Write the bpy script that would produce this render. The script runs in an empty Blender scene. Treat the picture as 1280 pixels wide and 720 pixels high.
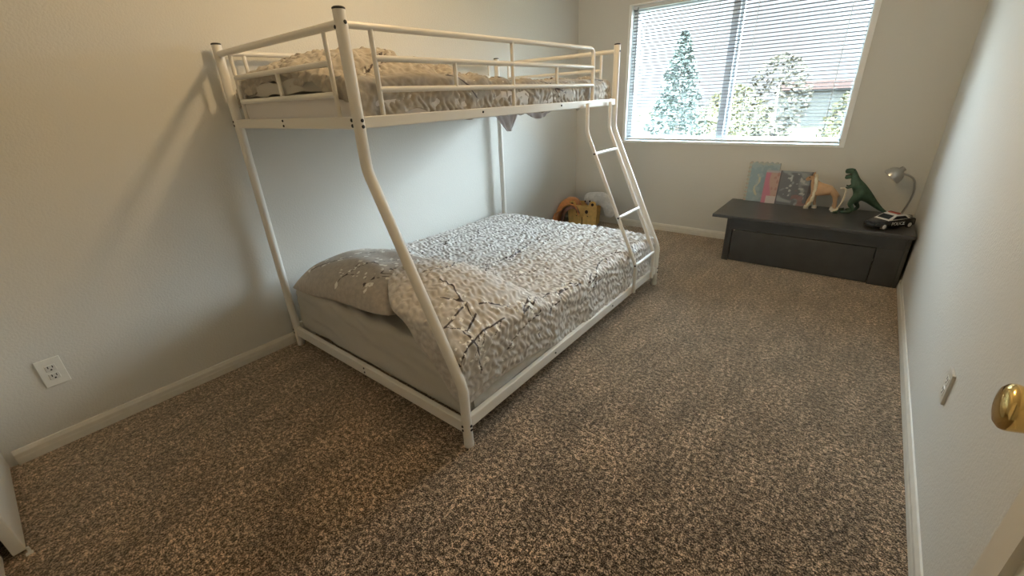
import bpy, bmesh, math, random
import numpy as np
from mathutils import Vector, Matrix, noise as mn
random.seed(7); np.random.seed(7)
C = bpy.context.scene.collection
PI = math.pi

# ---------------------------------------------------------------- camera, world, lights, exposure
cam_d = bpy.data.cameras.new('camera'); cam = bpy.data.objects.new('camera', cam_d); C.objects.link(cam)
bpy.context.scene.camera = cam
YAW, PITCH, ROLL, FPX = 0.6907, -0.42, -0.0489, 532.4
_cy, _sy, _cp, _sp = math.cos(YAW), math.sin(YAW), math.cos(PITCH), math.sin(PITCH)
_f = Vector((-_sy*_cp, _cy*_cp, _sp)); _r = Vector((_cy, _sy, 0)); _u = _r.cross(_f)
_r2 = _r*math.cos(ROLL) + _u*math.sin(ROLL); _u2 = -_r*math.sin(ROLL) + _u*math.cos(ROLL)
m = Matrix((( _r2.x, _u2.x, -_f.x, 2.5059), (_r2.y, _u2.y, -_f.y, 0.1462), (_r2.z, _u2.z, -_f.z, 1.3157), (0, 0, 0, 1)))
cam.matrix_world = m
cam_d.sensor_width = 36.0; cam_d.lens = FPX/1280*36.0; cam_d.clip_start = 0.02; cam_d.clip_end = 300

W, D, CEIL = 2.885, 4.4055, 2.44
NEAR = -0.90
WX0, WX1, WZ0, WZ1 = 0.5365, 2.3563, 0.864, 2.025
DX, DY = -0.16, -0.0     # (closet plane)

sc = bpy.context.scene
sc.view_settings.view_transform = 'Standard'; sc.view_settings.look = 'None'
sc.view_settings.gamma = 1; sc.view_settings.use_curve_mapping = False
sc.view_settings.exposure = 0.17
world = bpy.data.worlds.new('sky'); sc.world = world; world.use_nodes = True
LAMP_W = 31.0
# hazy sky: pale at the horizon, brighter overhead, two added unseen glows, right and left, that light the side walls
SKY_LOW, SKY_HIGH = 0.98, 125.0
GLOWS = [  # azimuth from +y towards +x, elevation (degrees), spread, strength, colour
    (27, 23, 15.0, 125.0, (0.78, 0.91, 1.0)),
    (-46, 20, 15.0, 50.0, (0.80, 0.92, 1.0))]
def build_world():
    nt = world.node_tree; N = nt.nodes; L = nt.links; bg = N['Background']
    tc = N.new('ShaderNodeTexCoord'); sep = N.new('ShaderNodeSeparateXYZ'); L.new(tc.outputs['Generated'], sep.inputs[0])
    mr = N.new('ShaderNodeMapRange'); mr.interpolation_type = 'SMOOTHSTEP'
    mr.inputs[1].default_value = math.sin(math.radians(12)); mr.inputs[2].default_value = math.sin(math.radians(48))
    mr.inputs[3].default_value = SKY_LOW; mr.inputs[4].default_value = SKY_HIGH; L.new(sep.outputs[2], mr.inputs[0])
    mr2 = N.new('ShaderNodeMapRange'); mr2.inputs[1].default_value = 0.15; mr2.inputs[2].default_value = 0.4; L.new(sep.outputs[2], mr2.inputs[0])
    mc = N.new('ShaderNodeMixRGB'); mc.inputs[1].default_value = (0.95, 0.975, 1.0, 1); mc.inputs[2].default_value = (0.66, 0.86, 1.0, 1)
    L.new(mr2.outputs[0], mc.inputs[0])
    c1 = N.new('ShaderNodeVectorMath'); c1.operation = 'SCALE'; L.new(mc.outputs[0], c1.inputs[0]); L.new(mr.outputs[0], c1.inputs['Scale'])
    acc = c1.outputs[0]
    for az, el, wd, st, col in GLOWS:
        az, el = math.radians(az), math.radians(el); k = 1/(1-math.cos(math.radians(wd)))
        d = N.new('ShaderNodeVectorMath'); d.operation = 'DOT_PRODUCT'; L.new(tc.outputs['Generated'], d.inputs[0])
        d.inputs[1].default_value = (math.sin(az)*math.cos(el), math.cos(az)*math.cos(el), math.sin(el))
        a = N.new('ShaderNodeMath'); a.operation = 'MULTIPLY_ADD'; a.inputs[1].default_value = k; a.inputs[2].default_value = -k; L.new(d.outputs['Value'], a.inputs[0])
        e = N.new('ShaderNodeMath'); e.operation = 'EXPONENT'; L.new(a.outputs[0], e.inputs[0])
        g = N.new('ShaderNodeMath'); g.operation = 'MULTIPLY'; L.new(e.outputs[0], g.inputs[0]); g.inputs[1].default_value = st
        c = N.new('ShaderNodeVectorMath'); c.operation = 'SCALE'; c.inputs[0].default_value = col; L.new(g.outputs[0], c.inputs['Scale'])
        ad = N.new('ShaderNodeVectorMath'); ad.operation = 'ADD'; L.new(acc, ad.inputs[0]); L.new(c.outputs[0], ad.inputs[1]); acc = ad.outputs[0]
    L.new(acc, bg.inputs[0]); bg.inputs[1].default_value = 1.0
build_world()
try:
    sc.cycles.use_denoising = True
    sc.cycles.max_bounces = 10; sc.cycles.diffuse_bounces = 6; sc.cycles.transparent_max_bounces = 12
    sc.cycles.sample_clamp_indirect = 6.0
except Exception: pass
# daylight portal filling the window opening (guides the sky's light, emits nothing itself)
pl = bpy.data.lights.new('window_portal', 'AREA'); pl.shape = 'RECTANGLE'; pl.size = WX1-WX0; pl.size_y = WZ1-WZ0
po = bpy.data.objects.new('window_portal', pl); C.objects.link(po)
po.location = ((WX0+WX1)/2, D+0.16, (WZ0+WZ1)/2); po.rotation_euler = (-PI/2, 0, 0)
pl.cycles.is_portal = True

# ---------------------------------------------------------------- helpers: materials
def mat(name, col, rough=0.6, metal=0.0, bump=None, var=None, sheen=0.0, spec=0.5, trans=0.0):
    """bump=(scale, strength, distance); var=(scale, amount) gives a colour mottling"""
    mt = bpy.data.materials.new(name); mt.use_nodes = True
    nt = mt.node_tree; b = nt.nodes['Principled BSDF']
    b.inputs['Base Color'].default_value = (*col, 1); b.inputs['Roughness'].default_value = rough
    b.inputs['Metallic'].default_value = metal; b.inputs['Specular IOR Level'].default_value = spec
    if sheen: b.inputs['Sheen Weight'].default_value = sheen
    if trans: b.inputs['Subsurface Weight'].default_value = trans
    tc = nt.nodes.new('ShaderNodeTexCoord')
    if bump:
        n = nt.nodes.new('ShaderNodeTexNoise'); n.inputs['Scale'].default_value = bump[0]; n.inputs['Detail'].default_value = 3
        nt.links.new(tc.outputs['Object'], n.inputs['Vector'])
        bp = nt.nodes.new('ShaderNodeBump'); bp.inputs['Strength'].default_value = bump[1]; bp.inputs['Distance'].default_value = bump[2]
        nt.links.new(n.outputs['Fac'], bp.inputs['Height']); nt.links.new(bp.outputs[0], b.inputs['Normal'])
    if var:
        n = nt.nodes.new('ShaderNodeTexNoise'); n.inputs['Scale'].default_value = var[0]; n.inputs['Detail'].default_value = 4
        nt.links.new(tc.outputs['Object'], n.inputs['Vector'])
        r = nt.nodes.new('ShaderNodeValToRGB'); a = var[1]
        r.color_ramp.elements[0].position = 0.35; r.color_ramp.elements[1].position = 0.65
        r.color_ramp.elements[0].color = (*[c*(1-a) for c in col], 1); r.color_ramp.elements[1].color = (*[min(1, c*(1+a)) for c in col], 1)
        nt.links.new(n.outputs['Fac'], r.inputs[0]); nt.links.new(r.outputs[0], b.inputs['Base Color'])
    return mt

M = {}
M['wall'] = mat('wall_paint', (0.67, 0.66, 0.62), 0.75, bump=(110, 0.35, 0.004), spec=0.3)
M['ceiling'] = mat('ceiling_paint', (0.86, 0.85, 0.82), 0.9, bump=(90, 0.3, 0.004))
M['trim'] = mat('white_trim_paint', (0.72, 0.69, 0.62), 0.45, var=(25, 0.03))
M['door'] = mat('white_door_paint', (0.70, 0.67, 0.60), 0.45, bump=(200, 0.08, 0.001))
M['metal'] = mat('white_powder_coat', (0.80, 0.775, 0.72), 0.32, bump=(300, 0.03, 0.001))
M['black_plastic'] = mat('black_plastic', (0.012, 0.012, 0.014), 0.5, var=(60, 0.2))
M['sheet'] = mat('grey_sheet_cotton', (0.50, 0.475, 0.425), 0.85, bump=(14, 0.25, 0.01), sheen=0.2)
M['white_sheet'] = mat('white_sheet_cotton', (0.78, 0.77, 0.78), 0.8, bump=(30, 0.3, 0.006))
M['white_mattress'] = mat('white_mattress_cover', (0.80, 0.77, 0.75), 0.8, bump=(18, 0.2, 0.006))
_nt = M['white_sheet'].node_tree; _tr = _nt.nodes.new('ShaderNodeBsdfTranslucent'); _tr.inputs[0].default_value = (0.85, 0.83, 0.88, 1)
_mx = _nt.nodes.new('ShaderNodeMixShader'); _mx.inputs[0].default_value = 0.5
_nt.links.new(_nt.nodes['Principled BSDF'].outputs[0], _mx.inputs[1]); _nt.links.new(_tr.outputs[0], _mx.inputs[2]); _nt.links.new(_mx.outputs[0], _nt.nodes['Material Output'].inputs[0])
M['gap_shade'] = mat('underbed_shade', (0.03, 0.025, 0.022), 0.9, var=(20, 0.2))  # dark colour on the mattress body stands in for shade under the bed
M['espresso'] = mat('espresso_laminate', (0.050, 0.050, 0.052), 0.34, spec=1.0, bump=(70, 0.08, 0.002), var=(9, 0.18))
M['brass'] = mat('polished_brass', (0.78, 0.56, 0.22), 0.13, 1.0, var=(14, 0.06))
M['plate'] = mat('white_plastic_plate', (0.80, 0.79, 0.73), 0.4, var=(40, 0.02))
M['plate_beige'] = mat('beige_plastic_plate', (0.60, 0.57, 0.51), 0.4, var=(40, 0.02))
M['socket'] = mat('white_plastic_socket', (0.74, 0.73, 0.68), 0.35, var=(40, 0.02))
M['slot'] = mat('dark_socket_slot', (0.02, 0.02, 0.02), 0.6, var=(40, 0.1))
M['edging'] = mat('bright_white_edging', (0.90, 0.91, 0.90), 0.4, var=(20, 0.02))
M['vinyl'] = mat('white_vinyl_frame', (0.70, 0.72, 0.74), 0.4, var=(20, 0.02))
M['slat'] = mat('shade_grey_blind_slat', (0.10, 0.10, 0.108), 0.6, var=(20, 0.02), spec=0.15)  # white slats coloured dark grey: their shade against the sky is in the colour
M['cord'] = mat('white_ladder_cord', (0.85, 0.85, 0.83), 0.8, var=(60, 0.03))
M['wand'] = mat('grey_clear_wand', (0.25, 0.27, 0.30), 0.3, var=(60, 0.05))
M['steel'] = mat('brushed_steel', (0.55, 0.54, 0.52), 0.28, 1.0, bump=(200, 0.05, 0.001))
M['yellow'] = mat('yellow_felt', (0.74, 0.47, 0.16), 0.95, bump=(160, 0.3, 0.003), var=(30, 0.1))
M['brown_felt'] = mat('dark_brown_felt', (0.05, 0.028, 0.02), 0.95, var=(50, 0.2))
M['orange'] = mat('orange_fleece', (0.62, 0.25, 0.08), 0.95, bump=(120, 0.5, 0.006), var=(18, 0.18), sheen=0.4)
M['brown_cloth'] = mat('brown_fleece', (0.22, 0.10, 0.07), 0.95, bump=(120, 0.5, 0.006), var=(18, 0.3), sheen=0.3)
M['plush'] = mat('grey_white_plush', (0.74, 0.72, 0.69), 0.95, bump=(90, 0.6, 0.012), var=(22, 0.12), sheen=0.4)
M['horse'] = mat('tan_toy_vinyl', (0.55, 0.34, 0.19), 0.5, var=(18, 0.08))
M['mane'] = mat('cream_braided_hair', (0.80, 0.72, 0.55), 0.7, bump=(150, 0.6, 0.004))
M['hoof'] = mat('white_hoof_plastic', (0.75, 0.70, 0.62), 0.5, var=(20, 0.05))
M['dino'] = mat('green_rubber_skin', (0.040, 0.085, 0.050), 0.55, bump=(90, 0.6, 0.005), var=(24, 0.3))
M['mouth'] = mat('dark_mouth', (0.05, 0.025, 0.02), 0.6, var=(30, 0.2))
M['car_black'] = mat('gloss_black_car_paint', (0.012, 0.012, 0.014), 0.18, var=(10, 0.1))
M['car_white'] = mat('white_car_paint', (0.75, 0.74, 0.72), 0.25, var=(10, 0.02))
M['car_glass'] = mat('smoked_car_glass', (0.035, 0.045, 0.055), 0.12, var=(10, 0.1))
M['tyre'] = mat('black_tyre_rubber', (0.02, 0.02, 0.02), 0.8, var=(40, 0.2))
M['rim'] = mat('pale_wheel_rim', (0.70, 0.69, 0.67), 0.3, var=(40, 0.04))
M['red'] = mat('red_light_plastic', (0.35, 0.07, 0.04), 0.3, var=(30, 0.1))
M['paper'] = mat('page_block_paper', (0.68, 0.65, 0.58), 0.9, bump=(300, 0.2, 0.001))
M['trunk'] = mat('tree_bark', (0.10, 0.075, 0.055), 0.9, bump=(12, 0.6, 0.03))
M['leaf_pale'] = mat('pale_needles', (0.0758, 0.0849, 0.0728), 0.9, spec=0.0, var=(3, 0.3))
M['leaf_brown'] = mat('russet_leaves', (0.0541, 0.0455, 0.0325), 0.9, spec=0.0, var=(3, 0.3))
M['leaf_hedge'] = mat('yellow_green_shrub_leaves', (0.0668, 0.0583, 0.0288), 0.9, spec=0.0, var=(3, 0.3))
M['lawn'] = mat('dry_grass', (0.0304, 0.0276, 0.0174), 0.95, spec=0.0, bump=(6, 0.6, 0.05), var=(1.2, 0.25))
M['roof'] = mat('red_roof_tiles', (0.0170, 0.0103, 0.0085), 0.8, spec=0.0, bump=(10, 0.5, 0.03), var=(4, 0.2))
M['stucco'] = mat('house_stucco', (0.0414, 0.0382, 0.0325), 0.9, spec=0.0, var=(3, 0.1))

def carpet_mat():
    mt = bpy.data.materials.new('brown_cut_pile_carpet'); mt.use_nodes = True
    nt = mt.node_tree; N = nt.nodes; L = nt.links; b = N['Principled BSDF']
    b.inputs['Roughness'].default_value = 1.0; b.inputs['Specular IOR Level'].default_value = 0.1
    b.inputs['Sheen Weight'].default_value = 1.0; b.inputs['Sheen Roughness'].default_value = 0.42; b.inputs['Sheen Tint'].default_value = (1.0, 0.86, 0.70, 1)
    tc = N.new('ShaderNodeTexCoord')
    n1 = N.new('ShaderNodeTexNoise'); n1.inputs['Scale'].default_value = 205; n1.inputs['Detail'].default_value = 3; n1.inputs['Roughness'].default_value = 0.7
    L.new(tc.outputs['Object'], n1.inputs['Vector'])
    n3 = N.new('ShaderNodeTexNoise'); n3.inputs['Scale'].default_value = 62; n3.inputs['Detail'].default_value = 3; n3.inputs['Roughness'].default_value = 0.7
    L.new(tc.outputs['Object'], n3.inputs['Vector'])
    mxn = N.new('ShaderNodeMix'); mxn.inputs[0].default_value = 0.42
    L.new(n1.outputs['Fac'], mxn.inputs[2]); L.new(n3.outputs['Fac'], mxn.inputs[3])
    v = N.new('ShaderNodeTexVoronoi'); v.inputs['Scale'].default_value = 170
    L.new(tc.outputs['Object'], v.inputs['Vector'])
    r = N.new('ShaderNodeValToRGB'); cr = r.color_ramp
    cr.elements[0].position = 0.435; cr.elements[0].color = (0.012, 0.006, 0.002, 1)
    cr.elements[1].position = 0.585; cr.elements[1].color = (0.86, 0.65, 0.46, 1)
    e = cr.elements.new(0.505); e.color = (0.145, 0.095, 0.057, 1)
    L.new(mxn.outputs[0], r.inputs[0])
    # pile lay: broad streaks left by the vacuum, running along the room
    mp = N.new('ShaderNodeMapping'); mp.inputs['Scale'].default_value = (9, 3.4, 1)
    mp.inputs['Rotation'].default_value = (0, 0, 0.10)
    L.new(tc.outputs['Object'], mp.inputs['Vector'])
    n2 = N.new('ShaderNodeTexNoise'); n2.inputs['Scale'].default_value = 1.0; n2.inputs['Detail'].default_value = 7; n2.inputs['Roughness'].default_value = 0.72
    L.new(mp.outputs[0], n2.inputs['Vector'])
    mr = N.new('ShaderNodeMapRange'); mr.inputs[1].default_value = 0.38; mr.inputs[2].default_value = 0.64; mr.inputs[3].default_value = 0.62; mr.inputs[4].default_value = 1.32
    L.new(n2.outputs['Fac'], mr.inputs[0])
    mx = N.new('ShaderNodeVectorMath'); mx.operation = 'SCALE'
    L.new(r.outputs[0], mx.inputs[0]); L.new(mr.outputs[0], mx.inputs['Scale']); L.new(mx.outputs[0], b.inputs['Base Color'])
    ad = N.new('ShaderNodeMath'); ad.operation = 'SUBTRACT'
    L.new(n1.outputs['Fac'], ad.inputs[0]); L.new(v.outputs['Distance'], ad.inputs[1])
    bp = N.new('ShaderNodeBump'); bp.inputs['Strength'].default_value = 0.6; bp.inputs['Distance'].default_value = 0.006
    L.new(ad.outputs[0], bp.inputs['Height']); L.new(bp.outputs[0], b.inputs['Normal'])
    return mt
M['carpet'] = carpet_mat()

def glass_mat(name, tint=(0.96, 0.98, 0.98)):
    mt = bpy.data.materials.new(name); mt.use_nodes = True
    nt = mt.node_tree; N = nt.nodes; L = nt.links; N.remove(N['Principled BSDF'])
    t = N.new('ShaderNodeBsdfTransparent'); t.inputs[0].default_value = (*tint, 1)
    g = N.new('ShaderNodeBsdfGlossy'); g.inputs['Roughness'].default_value = 0.02
    mx = N.new('ShaderNodeMixShader'); mx.inputs[0].default_value = 0.05
    L.new(t.outputs[0], mx.inputs[1]); L.new(g.outputs[0], mx.inputs[2]); L.new(mx.outputs[0], N['Material Output'].inputs[0])
    return mt
M['glass'] = glass_mat('window_pane_glass')

def print_mat(name, base, branch=(0.045, 0.028, 0.025), flower=(0.88, 0.86, 0.80), sheen=0.25):
    """fabric printed with thin branches and blossoms, from distance attributes"""
    mt = bpy.data.materials.new(name); mt.use_nodes = True
    nt = mt.node_tree; N = nt.nodes; L = nt.links; b = N['Principled BSDF']
    b.inputs['Roughness'].default_value = 0.62; b.inputs['Sheen Weight'].default_value = sheen
    def at(n):
        a = N.new('ShaderNodeAttribute'); a.attribute_name = n; return a.outputs['Fac']
    def step(src, lo, hi):
        r = N.new('ShaderNodeMapRange'); r.inputs[1].default_value = lo; r.inputs[2].default_value = hi
        r.inputs[3].default_value = 1; r.inputs[4].default_value = 0; L.new(src, r.inputs[0]); return r.outputs[0]
    tc = N.new('ShaderNodeTexCoord')
    nz = N.new('ShaderNodeTexNoise'); nz.inputs['Scale'].default_value = 45; nz.inputs['Detail'].default_value = 3
    L.new(tc.outputs['Object'], nz.inputs['Vector'])
    ramp = N.new('ShaderNodeValToRGB'); ramp.color_ramp.elements[0].position = 0.36; ramp.color_ramp.elements[1].position = 0.66
    ramp.color_ramp.elements[0].color = (*[c*0.90 for c in base], 1); ramp.color_ramp.elements[1].color = (*[min(1, c*1.10) for c in base], 1)
    L.new(nz.outputs['Fac'], ramp.inputs[0])
    m1 = N.new('ShaderNodeMixRGB'); L.new(step(at('branch_d'), 0.0030, 0.0048), m1.inputs[0])
    L.new(ramp.outputs[0], m1.inputs[1]); m1.inputs[2].default_value = (*branch, 1)
    m2 = N.new('ShaderNodeMixRGB'); L.new(step(at('flower_d'), 0.0, 0.0015), m2.inputs[0])
    L.new(m1.outputs[0], m2.inputs[1]); m2.inputs[2].default_value = (*flower, 1)
    L.new(m2.outputs[0], b.inputs['Base Color'])
    bp = N.new('ShaderNodeBump'); bp.inputs['Strength'].default_value = 0.25; bp.inputs['Distance'].default_value = 0.003
    L.new(nz.outputs['Fac'], bp.inputs['Height']); L.new(bp.outputs[0], b.inputs['Normal'])
    return mt
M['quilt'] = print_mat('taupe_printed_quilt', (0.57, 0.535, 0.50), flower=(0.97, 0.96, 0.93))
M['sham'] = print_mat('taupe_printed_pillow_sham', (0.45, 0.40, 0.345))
M['quilt_shaded'] = print_mat('taupe_printed_quilt_shaded', (0.43, 0.385, 0.325))  # same cloth as the lower quilt, its shade put into a darker base

def attr_mat(name, rough=0.35):
    mt = bpy.data.materials.new(name); mt.use_nodes = True
    nt = mt.node_tree; a = nt.nodes.new('ShaderNodeAttribute'); a.attribute_name = 'Col'
    b = nt.nodes['Principled BSDF']; b.inputs['Roughness'].default_value = rough
    nt.links.new(a.outputs['Color'], b.inputs['Base Color']); return mt
M['cover'] = attr_mat('printed_book_cover')

# ---------------------------------------------------------------- helpers: meshes
def link(name, me, m=None, parent=None, smooth=False):
    o = bpy.data.objects.new(name, me); C.objects.link(o)
    if m: me.materials.append(m)
    if smooth:
        for p_ in me.polygons: p_.use_smooth = True
    if parent: o.parent = parent
    return o
def obj(name, bm, m, parent=None, smooth=False, angle=None):
    me = bpy.data.meshes.new(name); bm.normal_update(); bm.to_mesh(me); bm.free()
    o = link(name, me, m, parent, smooth)
    if angle is not None:
        me.set_sharp_from_angle(angle=math.radians(angle))
    return o
def thing(name, label, cat, loc=(0, 0, 0), rotz=0.0, group=None):
    o = bpy.data.objects.new(name, None); C.objects.link(o); o.location = loc; o.rotation_euler = (0, 0, rotz)
    o.empty_display_size = 0.05
    return tag(o, label, cat, group)
def tag(o, label, cat, group=None, kind=None):
    o['label'] = label; o['category'] = cat
    if group: o['group'] = group
    if kind: o['kind'] = kind
    return o
def struct(o, label=None):
    o['kind'] = 'structure'
    if label: o['label'] = label
    return o
def box(bm, x0, x1, y0, y1, z0, z1, bev=0.0, seg=2, mtx=None):
    r = bmesh.ops.create_cube(bm, size=1.0); vs = r['verts']
    for v in vs:
        v.co = Vector(((x0+x1)/2+v.co.x*(x1-x0), (y0+y1)/2+v.co.y*(y1-y0), (z0+z1)/2+v.co.z*(z1-z0)))
    if bev > 0:
        es = list({e for v in vs for e in v.link_edges})
        r2 = bmesh.ops.bevel(bm, geom=es, offset=bev, segments=seg, profile=0.5, affect='EDGES')
        vs = list({v for f in r2['faces'] for v in f.verts} | {v for v in vs if v.is_valid})
    if mtx is not None:
        for v in vs: v.co = mtx @ v.co
    return vs
def B(*a, **k):
    bm = bmesh.new(); box(bm, *a, **k); return bm
def rounded_path(pts, rad, n=6):
    pts = [Vector(p_) for p_ in pts]; out = [pts[0]]
    for i in range(1, len(pts)-1):
        a, b, c = pts[i-1], pts[i], pts[i+1]
        r_ = rad[i] if isinstance(rad, (list, tuple)) else rad
        if r_ <= 0: out.append(b); continue
        d1 = (a-b); d2 = (c-b); r_ = min(r_, d1.length*0.49, d2.length*0.49)
        p1 = b+d1.normalized()*r_; p2 = b+d2.normalized()*r_
        for k in range(n+1):
            t = k/n; out.append((1-t)**2*p1 + 2*t*(1-t)*b + t*t*p2)
    out.append(pts[-1]); return out
def tube(bm, pts, r, seg=16, cap=True, squash=None):
    pts = [Vector(p_) for p_ in pts]; rs = r if isinstance(r, (list, tuple)) else [r]*len(pts)
    t0 = (pts[1]-pts[0]).normalized()
    ref = Vector((0, 0, 1)) if abs(t0.z) < 0.9 else Vector((0, 1, 0))
    u = t0.cross(ref).normalized(); rings = []
    for i, p_ in enumerate(pts):
        if i == 0: t = (pts[1]-pts[0])
        elif i == len(pts)-1: t = (pts[-1]-pts[-2])
        else: t = (pts[i+1]-pts[i]).normalized() + (pts[i]-pts[i-1]).normalized()
        t.normalize(); u = (u - t*u.dot(t)).normalized(); v = t.cross(u)
        k = 1.0
        rings.append([bm.verts.new(p_ + (u*math.cos(2*PI*j/seg)+v*math.sin(2*PI*j/seg)*(squash or 1))*rs[i]) for j in range(seg)])
    for a, b in zip(rings, rings[1:]):
        for j in range(seg): bm.faces.new((a[j], a[(j+1) % seg], b[(j+1) % seg], b[j]))
    if cap:
        bm.faces.new(rings[0][::-1]); bm.faces.new(rings[-1])
def T(pts, r, **k):
    bm = bmesh.new(); tube(bm, pts, r, **k); return bm
def lathe(bm, prof, axis=(0, 0, 1), org=(0, 0, 0), seg=32):
    """prof: list of (r, h) along axis"""
    ax = Vector(axis).normalized(); ref = Vector((0, 0, 1)) if abs(ax.z) < 0.9 else Vector((1, 0, 0))
    u = ax.cross(ref).normalized(); v = ax.cross(u); o = Vector(org); rings = []
    for r, h in prof:
        if r < 1e-6: rings.append([bm.verts.new(o+ax*h)])
        else: rings.append([bm.verts.new(o+ax*h+(u*math.cos(2*PI*j/seg)+v*math.sin(2*PI*j/seg))*r) for j in range(seg)])
    for a, b in zip(rings, rings[1:]):
        for j in range(seg):
            a0, a1, b0, b1 = a[j % len(a)], a[(j+1) % len(a)], b[j % len(b)], b[(j+1) % len(b)]
            f = [x for i, x in enumerate((a0, a1, b1, b0)) if x not in (a0, a1, b1, b0)[:i]]
            if len(f) >= 3: bm.faces.new(f)
    bmesh.ops.recalc_face_normals(bm, faces=bm.faces)
def grid_mesh(name, P, m, parent=None, solid=0.0, attrs=None, smooth=True, offset=-1):
    """P: array (ny, nx, 3)"""
    ny, nx = P.shape[:2]
    idx = np.arange(nx*ny).reshape(ny, nx)
    f = np.stack([idx[:-1, :-1], idx[:-1, 1:], idx[1:, 1:], idx[1:, :-1]], -1).reshape(-1, 4)
    me = bpy.data.meshes.new(name); me.from_pydata(P.reshape(-1, 3).tolist(), [], f.tolist())
    for k, a in (attrs or {}).items():
        if a.ndim == 2:
            at = me.attributes.new(k, 'FLOAT', 'POINT'); at.data.foreach_set('value', a.reshape(-1).astype(np.float32))
        else:
            at = me.color_attributes.new(k, 'FLOAT_COLOR', 'POINT'); at.data.foreach_set('color', a.reshape(-1).astype(np.float32))
    o = link(name, me, m, parent, smooth)
    if solid:
        md = o.modifiers.new('thickness', 'SOLIDIFY'); md.thickness = solid; md.offset = offset
    return o
def skin_mesh(name, verts, edges, radii, m, parent=None, sub=2, root=0):
    me = bpy.data.meshes.new(name); me.from_pydata([tuple(v) for v in verts], edges, [])
    o = bpy.data.objects.new(name, me); C.objects.link(o)
    md = o.modifiers.new('skin', 'SKIN'); md.use_smooth_shade = True
    for i, r in enumerate(radii):
        d = me.skin_vertices[0].data[i]; d.radius = r if isinstance(r, tuple) else (r, r); d.use_root = (i == root)
    s = o.modifiers.new('sub', 'SUBSURF'); s.levels = sub; s.render_levels = sub
    dg = bpy.context.evaluated_depsgraph_get(); dg.update()
    me2 = bpy.data.meshes.new_from_object(o.evaluated_get(dg))
    bpy.data.objects.remove(o); me2.name = name
    return link(name, me2, m, parent, True)
# smooth value noise on arrays
_perm = np.random.RandomState(3).rand(256, 256)
def vnoise(x, y):
    x = np.asarray(x, float); y = np.asarray(y, float)
    xi = np.floor(x).astype(int); yi = np.floor(y).astype(int); fx = x-xi; fy = y-yi
    fx = fx*fx*(3-2*fx); fy = fy*fy*(3-2*fy)
    g = lambda a, b: _perm[a % 256, b % 256]
    return ((g(xi, yi)*(1-fx)+g(xi+1, yi)*fx)*(1-fy)+(g(xi, yi+1)*(1-fx)+g(xi+1, yi+1)*fx)*fy)*2-1
def sstep(a, b, x):
    t = np.clip((x-a)/(b-a), 0, 1); return t*t*(3-2*t)

# ---------------------------------------------------------------- room shell
TH = 0.12
struct(obj('floor', B(-0.0, W, NEAR, D, -0.1, 0.0), M['carpet']), 'brown cut-pile carpet covering the whole bedroom floor')
struct(obj('ceiling', B(-TH, W+TH, NEAR-TH, D+TH, CEIL, CEIL+0.1), M['ceiling']))
struct(obj('wall_left', B(-TH, 0, NEAR-TH, D+TH+0.05, -0.1, CEIL), M['wall']), 'beige painted wall behind the bunk bed')
struct(obj('wall_right', B(W, W+TH, NEAR-TH, D+TH+0.05, -0.1, CEIL), M['wall']), 'beige painted wall along the right side')
struct(obj('wall_near', B(0, W, NEAR-TH, NEAR, -0.1, CEIL), M['wall']))
BT = 0.17
bm = bmesh.new()
box(bm, 0, WX0, D, D+BT, -0.1, CEIL); box(bm, WX1, W, D, D+BT, -0.1, CEIL)
box(bm, WX0, WX1, D, D+BT, -0.1, WZ0); box(bm, WX0, WX1, D, D+BT, WZ1, CEIL)
struct(obj('wall_back', bm, M['wall']), 'beige painted end wall with the window')
# closet front: header above the sliding doors, end partition
bm = bmesh.new()
box(bm, 0, 1.80, -0.27, -0.165, 2.06, CEIL); box(bm, 1.80, 1.90, NEAR, -0.165, 0, CEIL)
struct(obj('wall_closet', bm, M['wall']))
# hinge-side return beside the bedroom door
struct(obj('wall_door_return', B(2.81, W, -0.02, 0.09, 0, CEIL), M['wall']))
# baseboards
def baseboard(name, a, b, inward):
    a = Vector(a); b = Vector(b); n = Vector(inward)
    prof = [(0, 0), (0.013, 0), (0.013, 0.028), (0.0115, 0.034), (0.0115, 0.050), (0.008, 0.058), (0.005, 0.066), (0, 0.068)]
    bm = bmesh.new(); A = [bm.verts.new(a+n*p_+Vector((0, 0, z))) for p_, z in prof]; Bv = [bm.verts.new(b+n*p_+Vector((0, 0, z))) for p_, z in prof]
    for i in range(len(prof)):
        j = (i+1) % len(prof); bm.faces.new((A[i], A[j], Bv[j], Bv[i]))
    bm.faces.new(A[::-1]); bm.faces.new(Bv); bmesh.ops.recalc_face_normals(bm, faces=bm.faces)
    return struct(obj(name, bm, M['trim']))
baseboard('baseboard_left', (0, -0.135, 0), (0, D, 0), (1, 0, 0))
baseboard('baseboard_back', (0.013, D, 0), (W-0.013, D, 0), (0, -1, 0))
baseboard('baseboard_right', (W, 0.10, 0), (W, D, 0), (-1, 0, 0))

# ---------------------------------------------------------------- window with its frame and glass
win = bpy.data.objects.new('window_1', None); C.objects.link(win); win.location = (0, 0, 0)
struct(win, 'two-pane sliding window behind the white blind')
bm = bmesh.new()   # thin white edging round the opening
pr = 0.008
box(bm, WX0-0.004, WX0+0.022, D-pr, D+0.02, WZ0, WZ1); box(bm, WX1-0.034, WX1+0.002, D-pr, D+0.02, WZ0, WZ1)
box(bm, WX0-0.004, WX1+0.002, D-pr-0.004, D+0.06, WZ0-0.012, WZ0+0.004); box(bm, WX0-0.004, WX1+0.002, D-pr, D+0.02, WZ1-0.006, WZ1+0.006)
obj('window_edging', bm, M['edging'], win)
bm = bmesh.new(); fy0, fy1 = D+0.085, D+0.155
box(bm, WX0, WX0+0.05, fy0, fy1, WZ0, WZ1, 0.004); box(bm, WX1-0.05, WX1, fy0, fy1, WZ0, WZ1, 0.004)
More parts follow.
